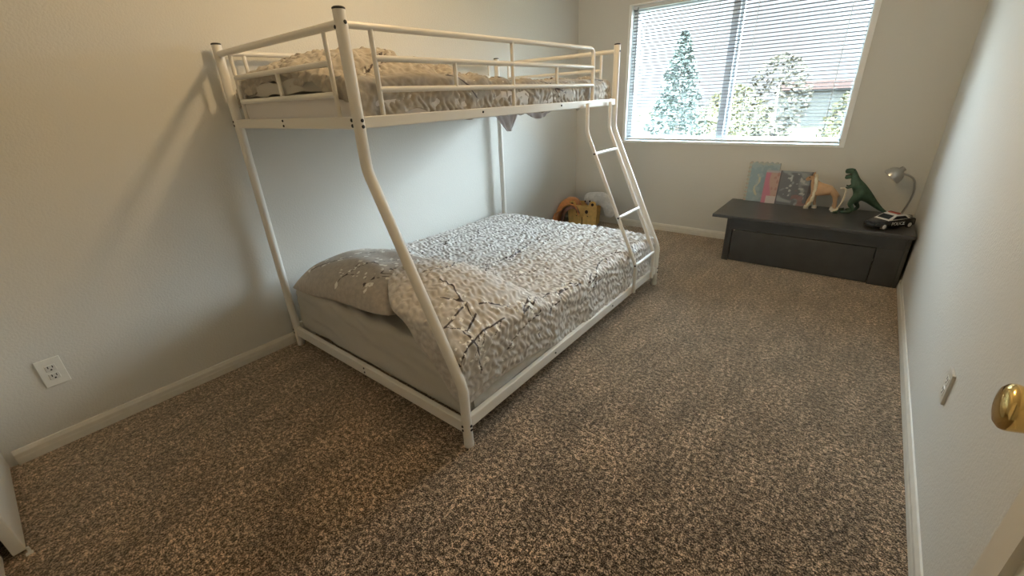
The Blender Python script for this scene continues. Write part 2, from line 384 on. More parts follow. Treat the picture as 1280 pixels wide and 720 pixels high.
box(bm, WX0, WX1, fy0, fy1, WZ0, WZ0+0.045, 0.004); box(bm, WX0, WX1, fy0, fy1, WZ1-0.045, WZ1, 0.004)
obj('window_frame', bm, M['vinyl'], win)
bm = bmesh.new(); box(bm, 1.395, 1.452, fy0-0.005, fy1-0.02, WZ0+0.04, WZ1-0.04, 0.004)
box(bm, 1.43, 1.475, fy0+0.03, fy1+0.005, WZ0+0.04, WZ1-0.04, 0.004)
obj('meeting_stile', bm, M['vinyl'], win)
obj('glass_pane', B(WX0+0.05, 1.40, D+0.118, D+0.122, WZ0+0.045, WZ1-0.045), M['glass'], win)
obj('glass_pane', B(1.45, WX1-0.05, D+0.138, D+0.142, WZ0+0.045, WZ1-0.045), M['glass'], win)

# ---------------------------------------------------------------- the blind
bl = thing('window_blind', 'white horizontal slatted blind lowered over the window', 'window blind', ((WX0+WX1)/2, D+0.03, WZ1))
def child_at(o):   # keep world placement under a translated parent
    o.location = o.location - o.parent.location; return o
BX0, BX1 = WX0+0.026, WX1-0.038; BY = D+0.034
child_at(obj('head_rail', B(BX0, BX1, BY-0.018, BY+0.018, WZ1-0.034, WZ1-0.007, 0.003), M['vinyl'], bl))
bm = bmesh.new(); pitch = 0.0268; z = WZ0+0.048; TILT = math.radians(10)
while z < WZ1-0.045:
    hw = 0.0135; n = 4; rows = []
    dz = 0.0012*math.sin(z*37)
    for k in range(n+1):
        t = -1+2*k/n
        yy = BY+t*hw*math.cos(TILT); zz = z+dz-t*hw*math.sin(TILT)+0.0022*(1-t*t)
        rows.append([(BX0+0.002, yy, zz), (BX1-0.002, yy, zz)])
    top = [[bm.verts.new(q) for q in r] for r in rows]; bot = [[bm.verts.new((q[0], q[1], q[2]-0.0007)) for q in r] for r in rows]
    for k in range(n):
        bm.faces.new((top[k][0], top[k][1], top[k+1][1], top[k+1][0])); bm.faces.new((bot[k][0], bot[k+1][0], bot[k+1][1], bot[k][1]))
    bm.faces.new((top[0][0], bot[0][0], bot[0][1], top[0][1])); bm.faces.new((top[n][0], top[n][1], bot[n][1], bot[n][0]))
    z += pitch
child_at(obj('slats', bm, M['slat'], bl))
child_at(obj('bottom_rail', B(BX0, BX1, BY-0.013, BY+0.013, WZ0+0.012, WZ0+0.030, 0.003), M['vinyl'], bl))
for cx in (0.689, 1.300, 1.594, 2.200):
    for s in (-1, 1):
        child_at(obj('ladder_cord', T([(cx, BY+s*0.0138, WZ0+0.03), (cx, BY+s*0.0138, WZ1-0.03)], 0.0018, seg=6), M['cord'], bl))
child_at(obj('tilt_wand', T([(0.612, BY-0.030, WZ1-0.02), (0.612, BY-0.032, 1.29)], 0.0042, seg=8), M['wand'], bl))

# ---------------------------------------------------------------- bunk bed
X0, Y0 = 0.0599, 1.0626; X1 = X0+1.4159; XT = X0+1.0299; Y1 = Y0+1.9859
H = 1.60; Z1, Z2 = 1.095, 0.289
bed = thing('bunk_bed', 'white tubular metal twin-over-full bunk bed with a slanting front and ladder', 'bunk bed', (0, 0, 0))
PR = 0.0205
def post(pts, rr):
    pts = [Vector(q) for q in pts]
    o = obj('post', T(rounded_path(pts, rr, 5), PR, seg=24), M['metal'], bed, True, 50)
    top = pts[0]
    bm = bmesh.new(); lathe(bm, [(0, 0.004), (PR*0.8, 0.004), (PR*1.02, 0.001), (PR*1.02, -0.004), (0, -0.004)], (0, 0, 1), top, 24)
    obj('post_cap', bm, M['black_plastic'], o)
    bm = bmesh.new(); ft = pts[-1]
    lathe(bm, [(0, 0.0), (PR*0.95, 0.0), (PR*1.05, 0.004), (PR*1.05, 0.02), (PR*0.9, 0.022)], (0, 0, 1), ft, 24)
    obj('foot_cap', bm, M['metal'], o, True, 50)
    return o
for y in (Y0, Y1):
    post([(X0, y, H), (X0, y, 0)], 0)
    post([(XT, y, H), (XT, y, Z1), (X1, y, Z2), (X1, y, 0)], 0.03)
RR = 0.0105; VR = 0.0085
# end panels
for y in (Y0, Y1):
    obj('end_top_rail', T([(X0, y, 1.558), (XT, y, 1.558)], 0.0135), M['metal'], bed, True, 50)
    xa, xb = 0.178, 0.977
    obj('end_middle_rail', T([(xa, y, 1.453), (xb, y, 1.453)], RR), M['metal'], bed, True, 50)
    obj('end_lower_rail', T([(xa, y, 1.353), (xb, y, 1.353)], RR), M['metal'], bed, True, 50)
    for x, a, b in ((xa, 1.272, 1.556), (xb, 1.272, 1.556), (0.578, 1.355, 1.452)):
        obj('end_upright', T([(x, y, a), (x, y, b)], VR), M['metal'], bed, True, 50)
    obj('upper_end_bar', B(X0+0.01, XT-0.01, y-0.0125, y+0.0125, 1.238, 1.278, 0.004), M['metal'], bed)
    obj('lower_end_bar', B(X0+0.01, X1-0.01, y-0.0125, y+0.0125, 0.066, 0.124, 0.004), M['metal'], bed)
# front guard rail
gx = XT
obj('guard_top_rail', T(rounded_path([(gx, Y0, 1.556), (gx, 2.735, 1.560), (gx, 2.735, 1.270)], 0.045, 8), 0.0115), M['metal'], bed, True, 50)
obj('guard_middle_rail', T([(gx, 1.170, 1.462), (gx, 2.733, 1.462)], RR), M['metal'], bed, True, 50)
obj('guard_lower_rail', T([(gx, 1.170, 1.363), (gx, 2.733, 1.363)], RR), M['metal'], bed, True, 50)
for y, a, b in ((1.170, 1.27, 1.55), (1.945, 1.27, 1.555), (1.558, 1.365, 1.46), (2.331, 1.365, 1.46)):
    obj('guard_upright', T([(gx, y, a), (gx, y, b)], VR*1.05), M['metal'], bed, True, 50)
# back guard rail
obj('guard_top_rail', T([(X0, Y0, 1.564), (X0, Y1, 1.564)], 0.0115), M['metal'], bed, True, 50)
obj('guard_lower_rail', T([(X0, 1.17, 1.470), (X0, Y1-0.1, 1.470)], RR), M['metal'], bed, True, 50)
for y in (1.17, 1.72, 2.30, 2.95):
    obj('guard_upright', T([(X0, y, 1.27), (X0, y, 1.56)], VR), M['metal'], bed, True, 50)
# side bars
for x in (X0, XT):
    obj('upper_side_bar', B(x-0.0125, x+0.0125, Y0+0.015, Y1-0.015, 1.238, 1.278, 0.004), M['metal'], bed)
for x in (X0, X1):
    obj('lower_side_bar', B(x-0.0125, x+0.0125, Y0+0.015, Y1-0.015, 0.090, 0.142, 0.004), M['metal'], bed)
for i in range(9):
    y = Y0+0.2+i*0.2
    obj('upper_slat', B(X0+0.01, XT-0.01, y-0.015, y+0.015, 1.240, 1.252, 0.003), M['metal'], bed)
    obj('lower_slat', B(X0+0.01, X1-0.01, y-0.015, y+0.015, 0.096, 0.108, 0.003), M['metal'], bed)
# bolts (black heads)
def bolt(p_, n, r=0.0062):
    bm = bmesh.new(); lathe(bm, [(0, 0.003), (r*0.7, 0.0028), (r, 0.001), (r, -0.003), (0, -0.003)], n, p_, 14)
    obj('bolt', bm, M['black_plastic'], bed, True, 50)
for y, s in ((Y0, -1), (Y1, 1)):
    for x in (XT, X0):
        dx = -0.010 if x == XT else 0.0
        for z in (1.268, 1.250):
            bolt((x+dx-0.002, y+s*PR*0.92, z), (0, s, 0))
    for z in (1.269, 1.249): bolt((0.555, y+s*0.0135, z), (0, s, 0), 0.005)
    for z in (0.108, 0.088):
        bolt((X1-0.006, y+s*PR*0.98, z), (0, s, 0), 0.0055); bolt((X0-0.004, y+s*PR*0.98, z), (0, s, 0), 0.0055)
    for z in (0.110, 0.086): bolt((0.770, y+s*0.0135, z), (0, s, 0), 0.0045)
    bolt((XT-0.006, y+s*PR*0.96, 1.547), (0, s, 0))
bolt((XT+PR*0.97, Y0+0.003, 1.560), (1, 0, 0)); bolt((X1+PR*0.99, Y0+0.003, 0.108), (1, 0, 0)); bolt((X1+PR*0.99, Y0+0.003, 0.088), (1, 0, 0))
for z in (1.266, 1.246): bolt((XT+PR*0.99, Y0+0.002, z), (1, 0, 0))
bolt((XT+PR*0.97, Y1, 1.56), (1, 0, 0)); bolt((X1+PR*0.99, Y1, 0.13), (1, 0, 0)); bolt((X1+PR*0.99, Y1, 0.10), (1, 0, 0))
bolt((XT+0.0135, 1.70, 1.262), (1, 0, 0), 0.005); bolt((XT+0.0135, 2.36, 1.262), (1, 0, 0), 0.005)
bolt((X1+0.0135, 1.70, 0.118), (1, 0, 0), 0.005); bolt((X1+0.0135, 2.34, 0.118), (1, 0, 0), 0.005)
# ladder
lad = {}
for y in (2.625, 2.925):
    obj('ladder_rail', T(rounded_path([(XT+0.030, y, 1.262), (XT+0.030, y, Z1+0.005), (X1+0.024, y, Z2), (X1+0.024, y, 0.10)], 0.03, 5), 0.0115), M['metal'], bed, True, 50)
for z in (0.972, 0.588, 0.292):
    x = XT+0.030+(Z1-z)/(Z1-Z2)*(X1-XT)
    x = min(x, X1+0.022)
    obj('ladder_rung', T([(x, 2.625, z), (x, 2.925, z)], 0.0105), M['metal'], bed, True, 50)
    bolt((x+0.003, 2.6125, z), (0, -1, 0), 0.006)

# ---------------------------------------------------------------- drapes (cloth laid over a mattress)
def fold_down(d, r, flare):
    """overhang length d (negative inside) -> (outward, down)"""
    L = r*PI/2; a = np.clip(d, 0, L)/r
    rest = np.clip(d-L, 0, None)
    return r*np.sin(a)+rest*flare, r*(1-np.cos(a))+rest*math.sqrt(1-flare*flare)
def drape(S, Tt, ex, ey, r, ztop, flare=0.04, p=3.0):
    """S,Tt param arrays; ex=(xmin,xmax), ey=(ymin,ymax) of the flat top"""
    cx = np.clip(S, ex[0]+r, ex[1]-r); cy = np.clip(Tt, ey[0]+r, ey[1]-r)
    dxr = np.clip(S-(ex[1]-r), 0, None); dxl = np.clip((ex[0]+r)-S, 0, None)
    dyf = np.clip(Tt-(ey[1]-r), 0, None); dyn = np.clip((ey[0]+r)-Tt, 0, None)
    oxr, zxr = fold_down(dxr, r, flare); oxl, zxl = fold_down(dxl, r, flare)
    oyf, zyf = fold_down(dyf, r, flare); oyn, zyn = fold_down(dyn, r, flare)
    drop = (zxr**p+zxl**p+zyf**p+zyn**p)**(1/p)
    X = cx+oxr-oxl; Y = cy+oyf-oyn
    return np.stack([X, Y, ztop(cx, cy)-drop], -1), drop
def displace(P, h):
    """move a grid along its normals by h"""
    du = np.gradient(P, axis=1); dv = np.gradient(P, axis=0)
    n = np.cross(du, dv); n /= np.linalg.norm(n, axis=-1, keepdims=True)+1e-9
    return P+n*h[..., None]
def seg_dist(S, Tt, lines):
    d = np.full(S.shape, 9.0)
    for ln in lines:
        w0 = ln[0]; pts = ln[1]; nseg = len(pts)-1
        for k, (a, b) in enumerate(zip(pts, pts[1:])):
            ax, ay = a; bx, by = b; L2 = (bx-ax)**2+(by-ay)**2+1e-9
            msk = (S > min(ax, bx)-0.03) & (S < max(ax, bx)+0.03) & (Tt > min(ay, by)-0.03) & (Tt < max(ay, by)+0.03)
            if not msk.any(): continue
            s_, t_ = S[msk], Tt[msk]
            u = np.clip(((s_-ax)*(bx-ax)+(t_-ay)*(by-ay))/L2, 0, 1)
            dd = np.hypot(s_-(ax+u*(bx-ax)), t_-(ay+u*(by-ay)))/w0
            d[msk] = np.minimum(d[msk], dd)
    return d
def flower_dist(S, Tt, fl):
    d = np.full(S.shape, 9.0)
    for (fx, fy, fr, ph) in fl:
        msk = (abs(S-fx) < fr*2+0.01) & (abs(Tt-fy) < fr*2+0.01)
        if not msk.any(): continue
        dx = S[msk]-fx; dy = Tt[msk]-fy; rr = np.hypot(dx, dy); an = np.arctan2(dy, dx)
        dd = rr-fr*(0.62+0.38*np.cos(5*an+ph))
        d[msk] = np.minimum(d[msk], dd)
    return d
def wiggle(pts, amp=0.0035, n=3):
    """subdivide a polyline with small natural bends"""
    out = [pts[0]]
    for a, b in zip(pts, pts[1:]):
        L = math.hypot(b[0]-a[0], b[1]-a[1]); nx, ny = -(b[1]-a[1])/(L+1e-9), (b[0]-a[0])/(L+1e-9)
        for k in range(1, n):
            o = random.uniform(-amp, amp)*min(1, L/0.1); t = k/n
            out.append((a[0]+(b[0]-a[0])*t+nx*o, a[1]+(b[1]-a[1])*t+ny*o))
        out.append(b)
    return out
def grow(lines, ntw=1.0, fl_rate=1.0, fr=(0.006, 0.012)):
    """twigs and blossoms along the main branches"""
    out = []; fl = []
    for w, pts in lines:
        pts = wiggle(pts); out.append((w, pts))
        for a, b in zip(pts, pts[1:]):
            L = math.hypot(b[0]-a[0], b[1]-a[1])
            if random.random() < ntw*L*9:
                an = math.atan2(b[1]-a[1], b[0]-a[0])+random.choice((-1, 1))*random.uniform(0.5, 0.9); l = random.uniform(0.03, 0.09)
                e = (a[0]+math.cos(an)*l, a[1]+math.sin(an)*l); out.append((w*0.7, wiggle([a, e], 0.004)))
                for _ in range(2): fl.append((e[0]+random.uniform(-.02, .02), e[1]+random.uniform(-.02, .02), random.uniform(*fr), random.uniform(0, 6)))
            k = fl_rate*L*26
            for _ in range(int(k)+(random.random() < k % 1)):
                t = random.random(); fl.append((a[0]+(b[0]-a[0])*t+random.gauss(0, .022), a[1]+(b[1]-a[1])*t+random.gauss(0, .022), random.uniform(*fr), random.uniform(0, 6)))
    return out, fl
def puckers(S, Tt, amp, per=0.030):
    """wandering quilting: soft ridges between meandering stitch lines"""
    w1 = vnoise(S/0.035, Tt/0.06)*0.55+vnoise(S/0.09+7, Tt/0.12)*0.5
    ph = 2*PI*(Tt/per)+2.2*np.sin(2*PI*S/0.075+1.5*vnoise(S/0.12, Tt/0.10+9))+2.4*w1
    a = np.abs(np.sin(ph/2))**0.7
    br = 0.55+0.45*np.sin(2*PI*S/0.05+3*vnoise(S/0.06+3, Tt/0.05))
    return amp*(a*br*0.9+0.5*vnoise(S/0.02, Tt/0.018))

# lower mattress + fitted sheet
MX0, MX1, MY0, MY1, MZ = 0.085, 1.440, 1.100, 3.010, 0.365
mat_low = thing('mattress', 'full-size mattress in a grey fitted sheet on the lower bunk', 'mattress', (0, 0, 0))
obj('mattress_body', B(MX0+0.01, MX1-0.012, MY0+0.012, MY1-0.012, 0.112, MZ-0.01, 0.04, 4), M['gap_shade'], mat_low, True)
def sheet_top(x, y):
    return MZ+0.004*vnoise(x/0.3, y/0.3)+0.012*np.exp(-((x-0.45)/0.35)**2-((y-1.12)/0.05)**2)
ns, ntt = 200, 200; dr = 0.262
s1 = np.linspace(MX0-dr, MX1+dr, ns); t1 = np.linspace(MY0-dr, MY1+dr, ntt); S, Tt = np.meshgrid(s1, t1)
# wavy hem
def hem(v, lo, hi, k):
    over = np.clip(lo-v, 0, None)+np.clip(v-hi, 0, None); return over
P, drop = drape(S, Tt, (MX0, MX1), (MY0, MY1), 0.035, sheet_top, 0.02, 4)
hw = 0.016*vnoise(S/0.19+3, Tt/0.19)+0.006*np.sin(S*9+1)
P[..., 2] = np.where(drop > 0.05, P[..., 2]-(drop-0.05)/0.2*hw, P[..., 2])
P[..., 2] = np.maximum(P[..., 2], 0.113+0*S)
wr = 0.0035*np.sin(2*PI*(S*1.3-drop*5)/0.5+2*vnoise(S/0.2, drop/0.05))*sstep(0.0, 0.06, drop)+0.004*vnoise(S/0.16, Tt/0.09+drop/0.05)
# drag folds at the near head corner of the sheet
fold = 0.010*np.exp(-((Tt-(MY0-0.01))/0.12)**2)*np.sin(2*PI*(S*0.35+Tt*1.0+drop*0.6)/0.085)*np.exp(-((S-0.62)/0.28)**2)*sstep(0.14, 0.03, drop)
P = displace(P, wr*0.8+fold)
grid_mesh('fitted_sheet', P, M['sheet'], mat_low, 0.002)

# lower pillow (printed sham)
def pillow(name, cx, cy, hx, hy, h, z0, m, rot=0.0, lines=None, tilt=0.0, flange=0.03, parent=None, seed=0):
    n = 70; u = np.linspace(-1, 1, n); U, V = np.meshgrid(u, u)
    _u0, _v0 = U.copy(), V.copy(); prof = np.clip(1-np.abs(U)**2.6, 0, 1)**0.55*np.clip(1-np.abs(V)**2.6, 0, 1)**0.55
    sx = 1-0.10*(1-np.abs(U)**2)*V**2*0; k = 0.07
    Xl = U*hx*(1-k*(1-np.abs(V)**2)*np.abs(U)**6*0); Xl = U*hx*(1-k*(1-V**2)*U**2); Yl = V*hy*(1-k*(1-U**2)*V**2)
    Xl = Xl*np.sqrt(1-0.14*V**4*U**2); Yl = Yl*np.sqrt(1-0.14*U**4*V**2)
    wr = 0.010*vnoise(U*3+seed, V*3)*prof+0.006*np.sin(9*U+5*V*U)*np.abs(U)**2*prof
    zt = h*0.80*prof+wr+0.004; zb = -h*0.20*prof-0.002
    c, s = math.cos(rot), math.sin(rot)
    def place(Z):
        return np.stack([cx+Xl*c-Yl*s, cy+Xl*s+Yl*c, z0+h*0.20+Z+Xl*math.tan(tilt)+0.012*vnoise(U*2+5, V*2)*(1-prof)], -1)
    top = place(zt); bot = place(zb)
    fd = np.concatenate([top.reshape(-1, 3), bot.reshape(-1, 3)]); idx = np.arange(n*n).reshape(n, n); F = []
    q = np.stack([idx[:-1, :-1], idx[:-1, 1:], idx[1:, 1:], idx[1:, :-1]], -1).reshape(-1, 4); F = q.tolist()+(q[:, ::-1]+n*n).tolist()
    ring = list(idx[0, :])+list(idx[1:, -1])+list(idx[-1, ::-1][1:])+list(idx[::-1, 0][1:-1])
    for a, b in zip(ring, ring[1:]+ring[:1]): F.append([int(b), int(a), int(a)+n*n, int(b)+n*n])
    me = bpy.data.meshes.new(name); me.from_pydata(fd.tolist(), [], F)
    if lines is not None:
        A, Fl = lines; bd = seg_dist(Xl, Yl, A); fdn = flower_dist(Xl, Yl, Fl)
        for kk, a in (('branch_d', bd), ('flower_d', fdn)):
            at = me.attributes.new(kk, 'FLOAT', 'POINT'); at.data.foreach_set('value', np.concatenate([a.reshape(-1), np.full(n*n, 9.0)]).astype(np.float32))
    return link(name, me, m, parent, True)
random.seed(11)
ln = grow([(0.9, [(-0.30, -0.20), (-0.12, -0.10), (0.02, 0.06), (0.10, 0.2)]), (0.9, [(0.0, -0.24), (0.10, -0.12), (0.2, 0.0), (0.22, 0.15)]),
           (0.9, [(0.22, -0.22), (0.26, -0.08), (0.34, 0.04)]), (0.7, [(-0.2, 0.0), (-0.05, 0.12)])], 2.2, 1.6, (0.008, 0.015))
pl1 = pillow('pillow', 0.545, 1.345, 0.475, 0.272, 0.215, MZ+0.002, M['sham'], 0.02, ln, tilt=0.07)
tag(pl1, 'taupe pillow printed with branches and white blossoms at the near end of the lower bunk', 'pillow')

# lower quilt
TOP = [[(0.253, 1.793), (0.319, 1.856), (0.281, 2.148), (0.246, 2.274)], [(0.291, 2.455), (0.308, 2.564)], [(0.814, 1.75), (0.857, 1.893), (0.875, 2.03), (0.873, 2.163), (0.85, 2.344)], [(0.292, 1.914), (0.362, 1.811), (0.465, 1.781)], [(0.291, 2.455), (0.367, 2.373)], [(0.946, 1.794), (0.879, 1.886)], [(0.812, 1.907), (0.863, 1.959), (0.863, 2.044), (0.887, 2.125), (0.856, 2.248), (0.823, 2.38), (0.812, 2.538), (0.817, 2.658)], [(0.946, 1.794), (0.901, 1.861), (0.921, 1.892)], [(0.835, 2.779), (0.902, 2.647)], [(0.92, 2.385), (0.903, 2.48), (0.9, 2.56)], [(1.385, 2.491), (1.417, 2.579)], [(1.469, 2.083), (1.429, 2.167)], [(1.478, 2.124), (1.422, 2.239), (1.387, 2.381)], [(1.427, 2.706), (1.471, 2.683)], [(1.411, 2.774), (1.468, 2.706)], [(1.393, 1.901), (1.411, 1.962), (1.443, 2.032)], [(1.384, 1.802), (1.395, 1.706), (1.411, 1.633), (1.403, 1.588), (1.454, 1.497)], [(1.46, 1.526), (1.43, 1.606)], [(1.281, 1.676), (1.3, 1.718)], [(1.391, 1.432), (1.407, 1.455)], [(1.336, 1.123), (1.312, 1.281), (1.282, 1.271), (1.212, 1.311), (1.133, 1.304)], [(1.312, 1.281), (1.222, 1.22)], [(1.397, 1.192), (1.366, 1.276)], [(1.339, 1.33), (1.368, 1.392), (1.408, 1.456)], [(1.44, 1.376), (1.441, 1.306), (1.435, 1.254), (1.449, 1.138), (1.489, 1.046)], [(1.407, 1.891), (1.448, 2.025)], [(1.39, 1.793), (1.413, 1.645), (1.463, 1.488)], [(1.442, 1.59), (1.462, 1.532)]]
SIDE = [[(1.175, 0.493), (1.173, 0.434), (1.184, 0.375), (1.179, 0.277)], [(1.045, 0.45), (1.045, 0.392)], [(1.912, 0.461), (1.821, 0.447), (1.813, 0.414), (1.709, 0.404), (1.692, 0.36)], [(1.586, 0.315), (1.593, 0.261)], [(1.822, 0.44), (1.812, 0.46), (1.91, 0.446)], [(1.739, 0.423), (1.695, 0.377)], [(2.393, 0.477), (2.372, 0.434)]]
QX0, QX1, QY0, QY1, QZ = 0.045, 1.455, 1.085, 3.022, 0.382
def qtop(x, y):
    b = lambda cx, cy, hx, hy, h, e=2.4: h*np.clip(1-np.abs((x-cx)/hx)**e, 0, 1)**0.8*np.clip(1-np.abs((y-cy)/hy)**e, 0, 1)**0.8
    pil = np.maximum(b(0.50, 1.345, 0.46, 0.34, 0.222), b(1.00, 1.35, 0.46, 0.36, 0.200))
    z = QZ+pil+0.008*vnoise(x/0.35, y/0.4)+0.010*np.exp(-((x-0.75)/0.8)**2)
    # diagonal pull creases
    z = z+0.010*np.exp(-((x-0.95-(y-1.9)*0.5)/0.035)**2)*np.exp(-((y-1.95)/0.3)**2)
    z = z+0.012*np.exp(-((x-1.12-(y-1.75)*0.45)/0.03)**2)*np.exp(-((y-1.8)/0.22)**2)
    z = z-0.008*np.exp(-((x-1.04-(y-1.8)*0.45)/0.03)**2)*np.exp(-((y-1.8)/0.25)**2)
    return z
ns, ntt = 300, 380
smax = QX1+0.243
s1 = np.linspace(QX0-0.02, smax, ns)
def near_edge(s):
    e = np.interp(s, [0.0, 0.3, 0.62, 0.80, 0.90, 0.98, 1.10, 1.22, 1.36, 1.45, 1.55, 1.70], [1.72, 1.70, 1.56, 1.33, 1.20, 1.12, 1.05, 0.97, 0.89, 0.84, 0.84, 0.86])
    return e+0.008*np.sin(s*40)
S = np.tile(s1, (ntt, 1)); k = np.linspace(0, 1, ntt)[:, None]
e = near_edge(s1)[None, :]; Tt = e+(3.022+0.17-e)*k
P, drop = drape(S, Tt, (QX0, QX1), (QY0, QY1), 0.05, qtop, 0.05, 3)
P[..., 0] = np.maximum(P[..., 0], 0.045)
lines = [(1.0, l) for l in TOP]
lines += [(1.0, [(QX1+0.45-z_-0.03, y_) for y_, z_ in l]) for l in SIDE]
random.seed(5)
extra = [(0.8, [(0.55, 2.05), (0.62, 2.2), (0.58, 2.4), (0.64, 2.6)]), (0.7, [(1.15, 2.25), (1.2, 2.45), (1.14, 2.6)]), (0.8, [(1.02, 1.30), (1.06, 1.45), (1.0, 1.55)]), (0.7, [(0.5, 2.75), (0.62, 2.88)]), (0.8, [(0.30, 2.05), (0.42, 2.2), (0.40, 2.4), (0.5, 2.55)]), (0.8, [(1.02, 2.7), (1.1, 2.85), (1.2, 2.9)]), (0.8, [(1.0, 1.62), (1.1, 1.8), (1.12, 1.95), (1.2, 2.1)]), (0.8, [(1.22, 2.25), (1.3, 2.42), (1.28, 2.6)]), (0.9, [(0.62, 1.55), (0.7, 1.75), (0.66, 1.9)]), (0.8, [(0.2, 2.5), (0.3, 2.65), (0.28, 2.85)]), (0.8, [(1.56, 2.0), (1.50, 2.15), (1.48, 2.3)]), (0.8, [(1.58, 1.35), (1.52, 1.48), (1.5, 1.62)])]
A, Fl = grow(lines+extra, 0.5, 1.5, (0.006, 0.012))
bd = seg_dist(S, Tt, A); fd = flower_dist(S, Tt, Fl)
edge = np.minimum(np.minimum(np.abs(Tt-e), np.abs(smax-S)), 1)
pk = puckers(S, Tt, 0.0105)*sstep(0.0, 0.02, edge)+0.012*vnoise(Tt/0.11, S/0.3)*sstep(0.04, 0.2, drop)*1.0
P = displace(P, pk)
P[..., 0] = np.maximum(P[..., 0], 0.03)
q1 = grid_mesh('quilt', P, M['quilt'], None, 0.006, {'branch_d': bd, 'flower_d': fd})
tag(q1, 'taupe quilt printed with thin branches and blossoms spread over the lower bunk', 'quilt')
# white flat sheet peeking out below the quilt, over the lower side bar
t1 = np.linspace(1.13, 2.55, 220); v1 = np.linspace(0, 1, 14); Tg, Vg = np.meshgrid(t1, v1)
bulge = 0.012*np.exp(-((Tg-1.66)/0.10)**2)+0.008*np.exp(-((Tg-1.36)/0.12)**2)
Xg = 1.4475+0.010*Vg+0.0025*vnoise(Tg/0.04, Vg*2)
Zg = 0.190-(0.190-0.134)*Vg-0.004*vnoise(Tg/0.06, Vg)*(1-Vg)
sh = grid_mesh('flat_sheet', np.stack([Xg, Tg, Zg], -1), M['sheet'], None, 0.0015)
tag(sh, 'white sheet edge showing under the quilt above the lower side bar', 'sheet')

# upper bunk
UX0, UX1, UY0, UY1, UZ = 0.095, 1.062, 1.092, 3.010, 1.365
bm = bmesh.new(); box(bm, UX0, UX1, UY0, UY1, 1.256, UZ, 0.035, 5)
um = obj('mattress', bm, M['white_mattress'], None, True)
tag(um, 'thin white mattress on the upper bunk under the bunched quilt', 'mattress')
random.seed(4)
ln2 = grow([(0.9, [(-0.3, -0.1), (0.0, 0.0), (0.3, 0.1)])], 1.5, 1.2, (0.006, 0.011))
pl2 = pillow('pillow', 0.50, 1.335, 0.36, 0.22, 0.10, UZ+0.002, M['sheet'], 0.0, None, tilt=0.0, seed=4)
tag(pl2, 'grey pillow tucked under the bunched quilt on the upper bunk', 'pillow')
def utop(x, y):
    z = 1.392+0.150*np.exp(-(np.abs((x-0.51)/0.43)**3.2))*np.exp(-((y-1.44)/0.42)**2)
    z = z+0.010*vnoise(x/0.14, y/0.12)+0.012*vnoise(x/0.3+2, y/0.22)
    z = z+0.020*np.exp(-((x-0.95)/0.13)**2-((y-2.93)/0.09)**2)
    z = z+0.010*np.sin(2*PI*(x*0.8+y)/0.17)*np.exp(-((y-1.75)/0.3)**2)
    return z
ns, ntt = 220, 380; S, Tt = np.meshgrid(np.linspace(0.0, UX1+0.125, ns), np.linspace(0, 1, ntt))
nearE = 1.035+0.014*np.sin(S*17+0.6)+0.006*np.sin(S*41)
Tt = nearE+(3.05-nearE)*Tt
P, drop = drape(S, Tt, (0.075, 1.065), (1.085, 3.025), 0.035, utop, 0.0, 3)
# the front edge sags by different amounts: scalloped against the side bar
sag = 0.5+0.5*np.sin(2*PI*(Tt-1.45)/0.55)
ov = np.clip(S-(1.065-0.035), 0, None)
P[..., 2] -= ov*(0.35*sag+0.25*vnoise(Tt/0.09, S*0))*0.5
A2, Fl2 = grow([(1.0, [(0.2, 1.15), (0.35, 1.22), (0.5, 1.2)]), (1.0, [(0.95, 1.22), (0.88, 1.35), (0.8, 1.42)]), (1.0, [(0.75, 1.75), (0.9, 1.9), (1.05, 1.95)]), (1.0, [(1.0, 2.2), (1.07, 2.3), (1.12, 2.45)]),
             (1.0, [(0.9, 2.5), (1.0, 2.62)]), (1.0, [(0.85, 2.85), (1.0, 2.95)]), (1.0, [(1.02, 2.8), (1.06, 2.93)]), (0.9, [(0.5, 1.9), (0.7, 2.1), (0.9, 2.15)]), (1.0, [(1.04, 1.55), (1.08, 1.7)]), (1.0, [(0.6, 1.3), (0.7, 1.5), (0.85, 1.62)])], 1.6, 1.2, (0.004, 0.008))
pk = (puckers(S, Tt, 0.0115, 0.036)+0.012*vnoise(S/0.1, Tt/0.08))*(1-0.75*np.exp(-((S-1.045)/0.05)**2))
P = displace(P, pk)
P[..., 0] = np.clip(P[..., 0], 0.078, 1.074)
q2 = grid_mesh('quilt', P, M['quilt_shaded'], None, 0.006, {'branch_d': seg_dist(S, Tt, A2), 'flower_d': flower_dist(S, Tt, Fl2)})
tag(q2, 'taupe printed quilt bunched into a hump on the upper bunk', 'quilt')
# grey sheet folded on the mattress under the quilt's near edge
g_u, g_v = np.meshgrid(np.linspace(0.125, 0.98, 90), np.linspace(0, 1, 60))
gy = 1.088+0.010*np.sin(g_u*9)+0.75*np.clip(g_v-0.22, 0, None)/0.78
gz = UZ+0.004+0.048*sstep(0, 0.10, g_v)*(1-sstep(0.22, 0.34, g_v))+0.005*vnoise(g_u*14, g_v*9)+0.004*np.sin(g_u*30+4*g_v)
gp = np.stack([g_u, gy, gz], -1)
o = grid_mesh('folded_sheet', gp, M['sheet'], None, 0.003)
tag(o, 'grey sheet folded on the upper mattress under the near edge of the bunched quilt', 'sheet')
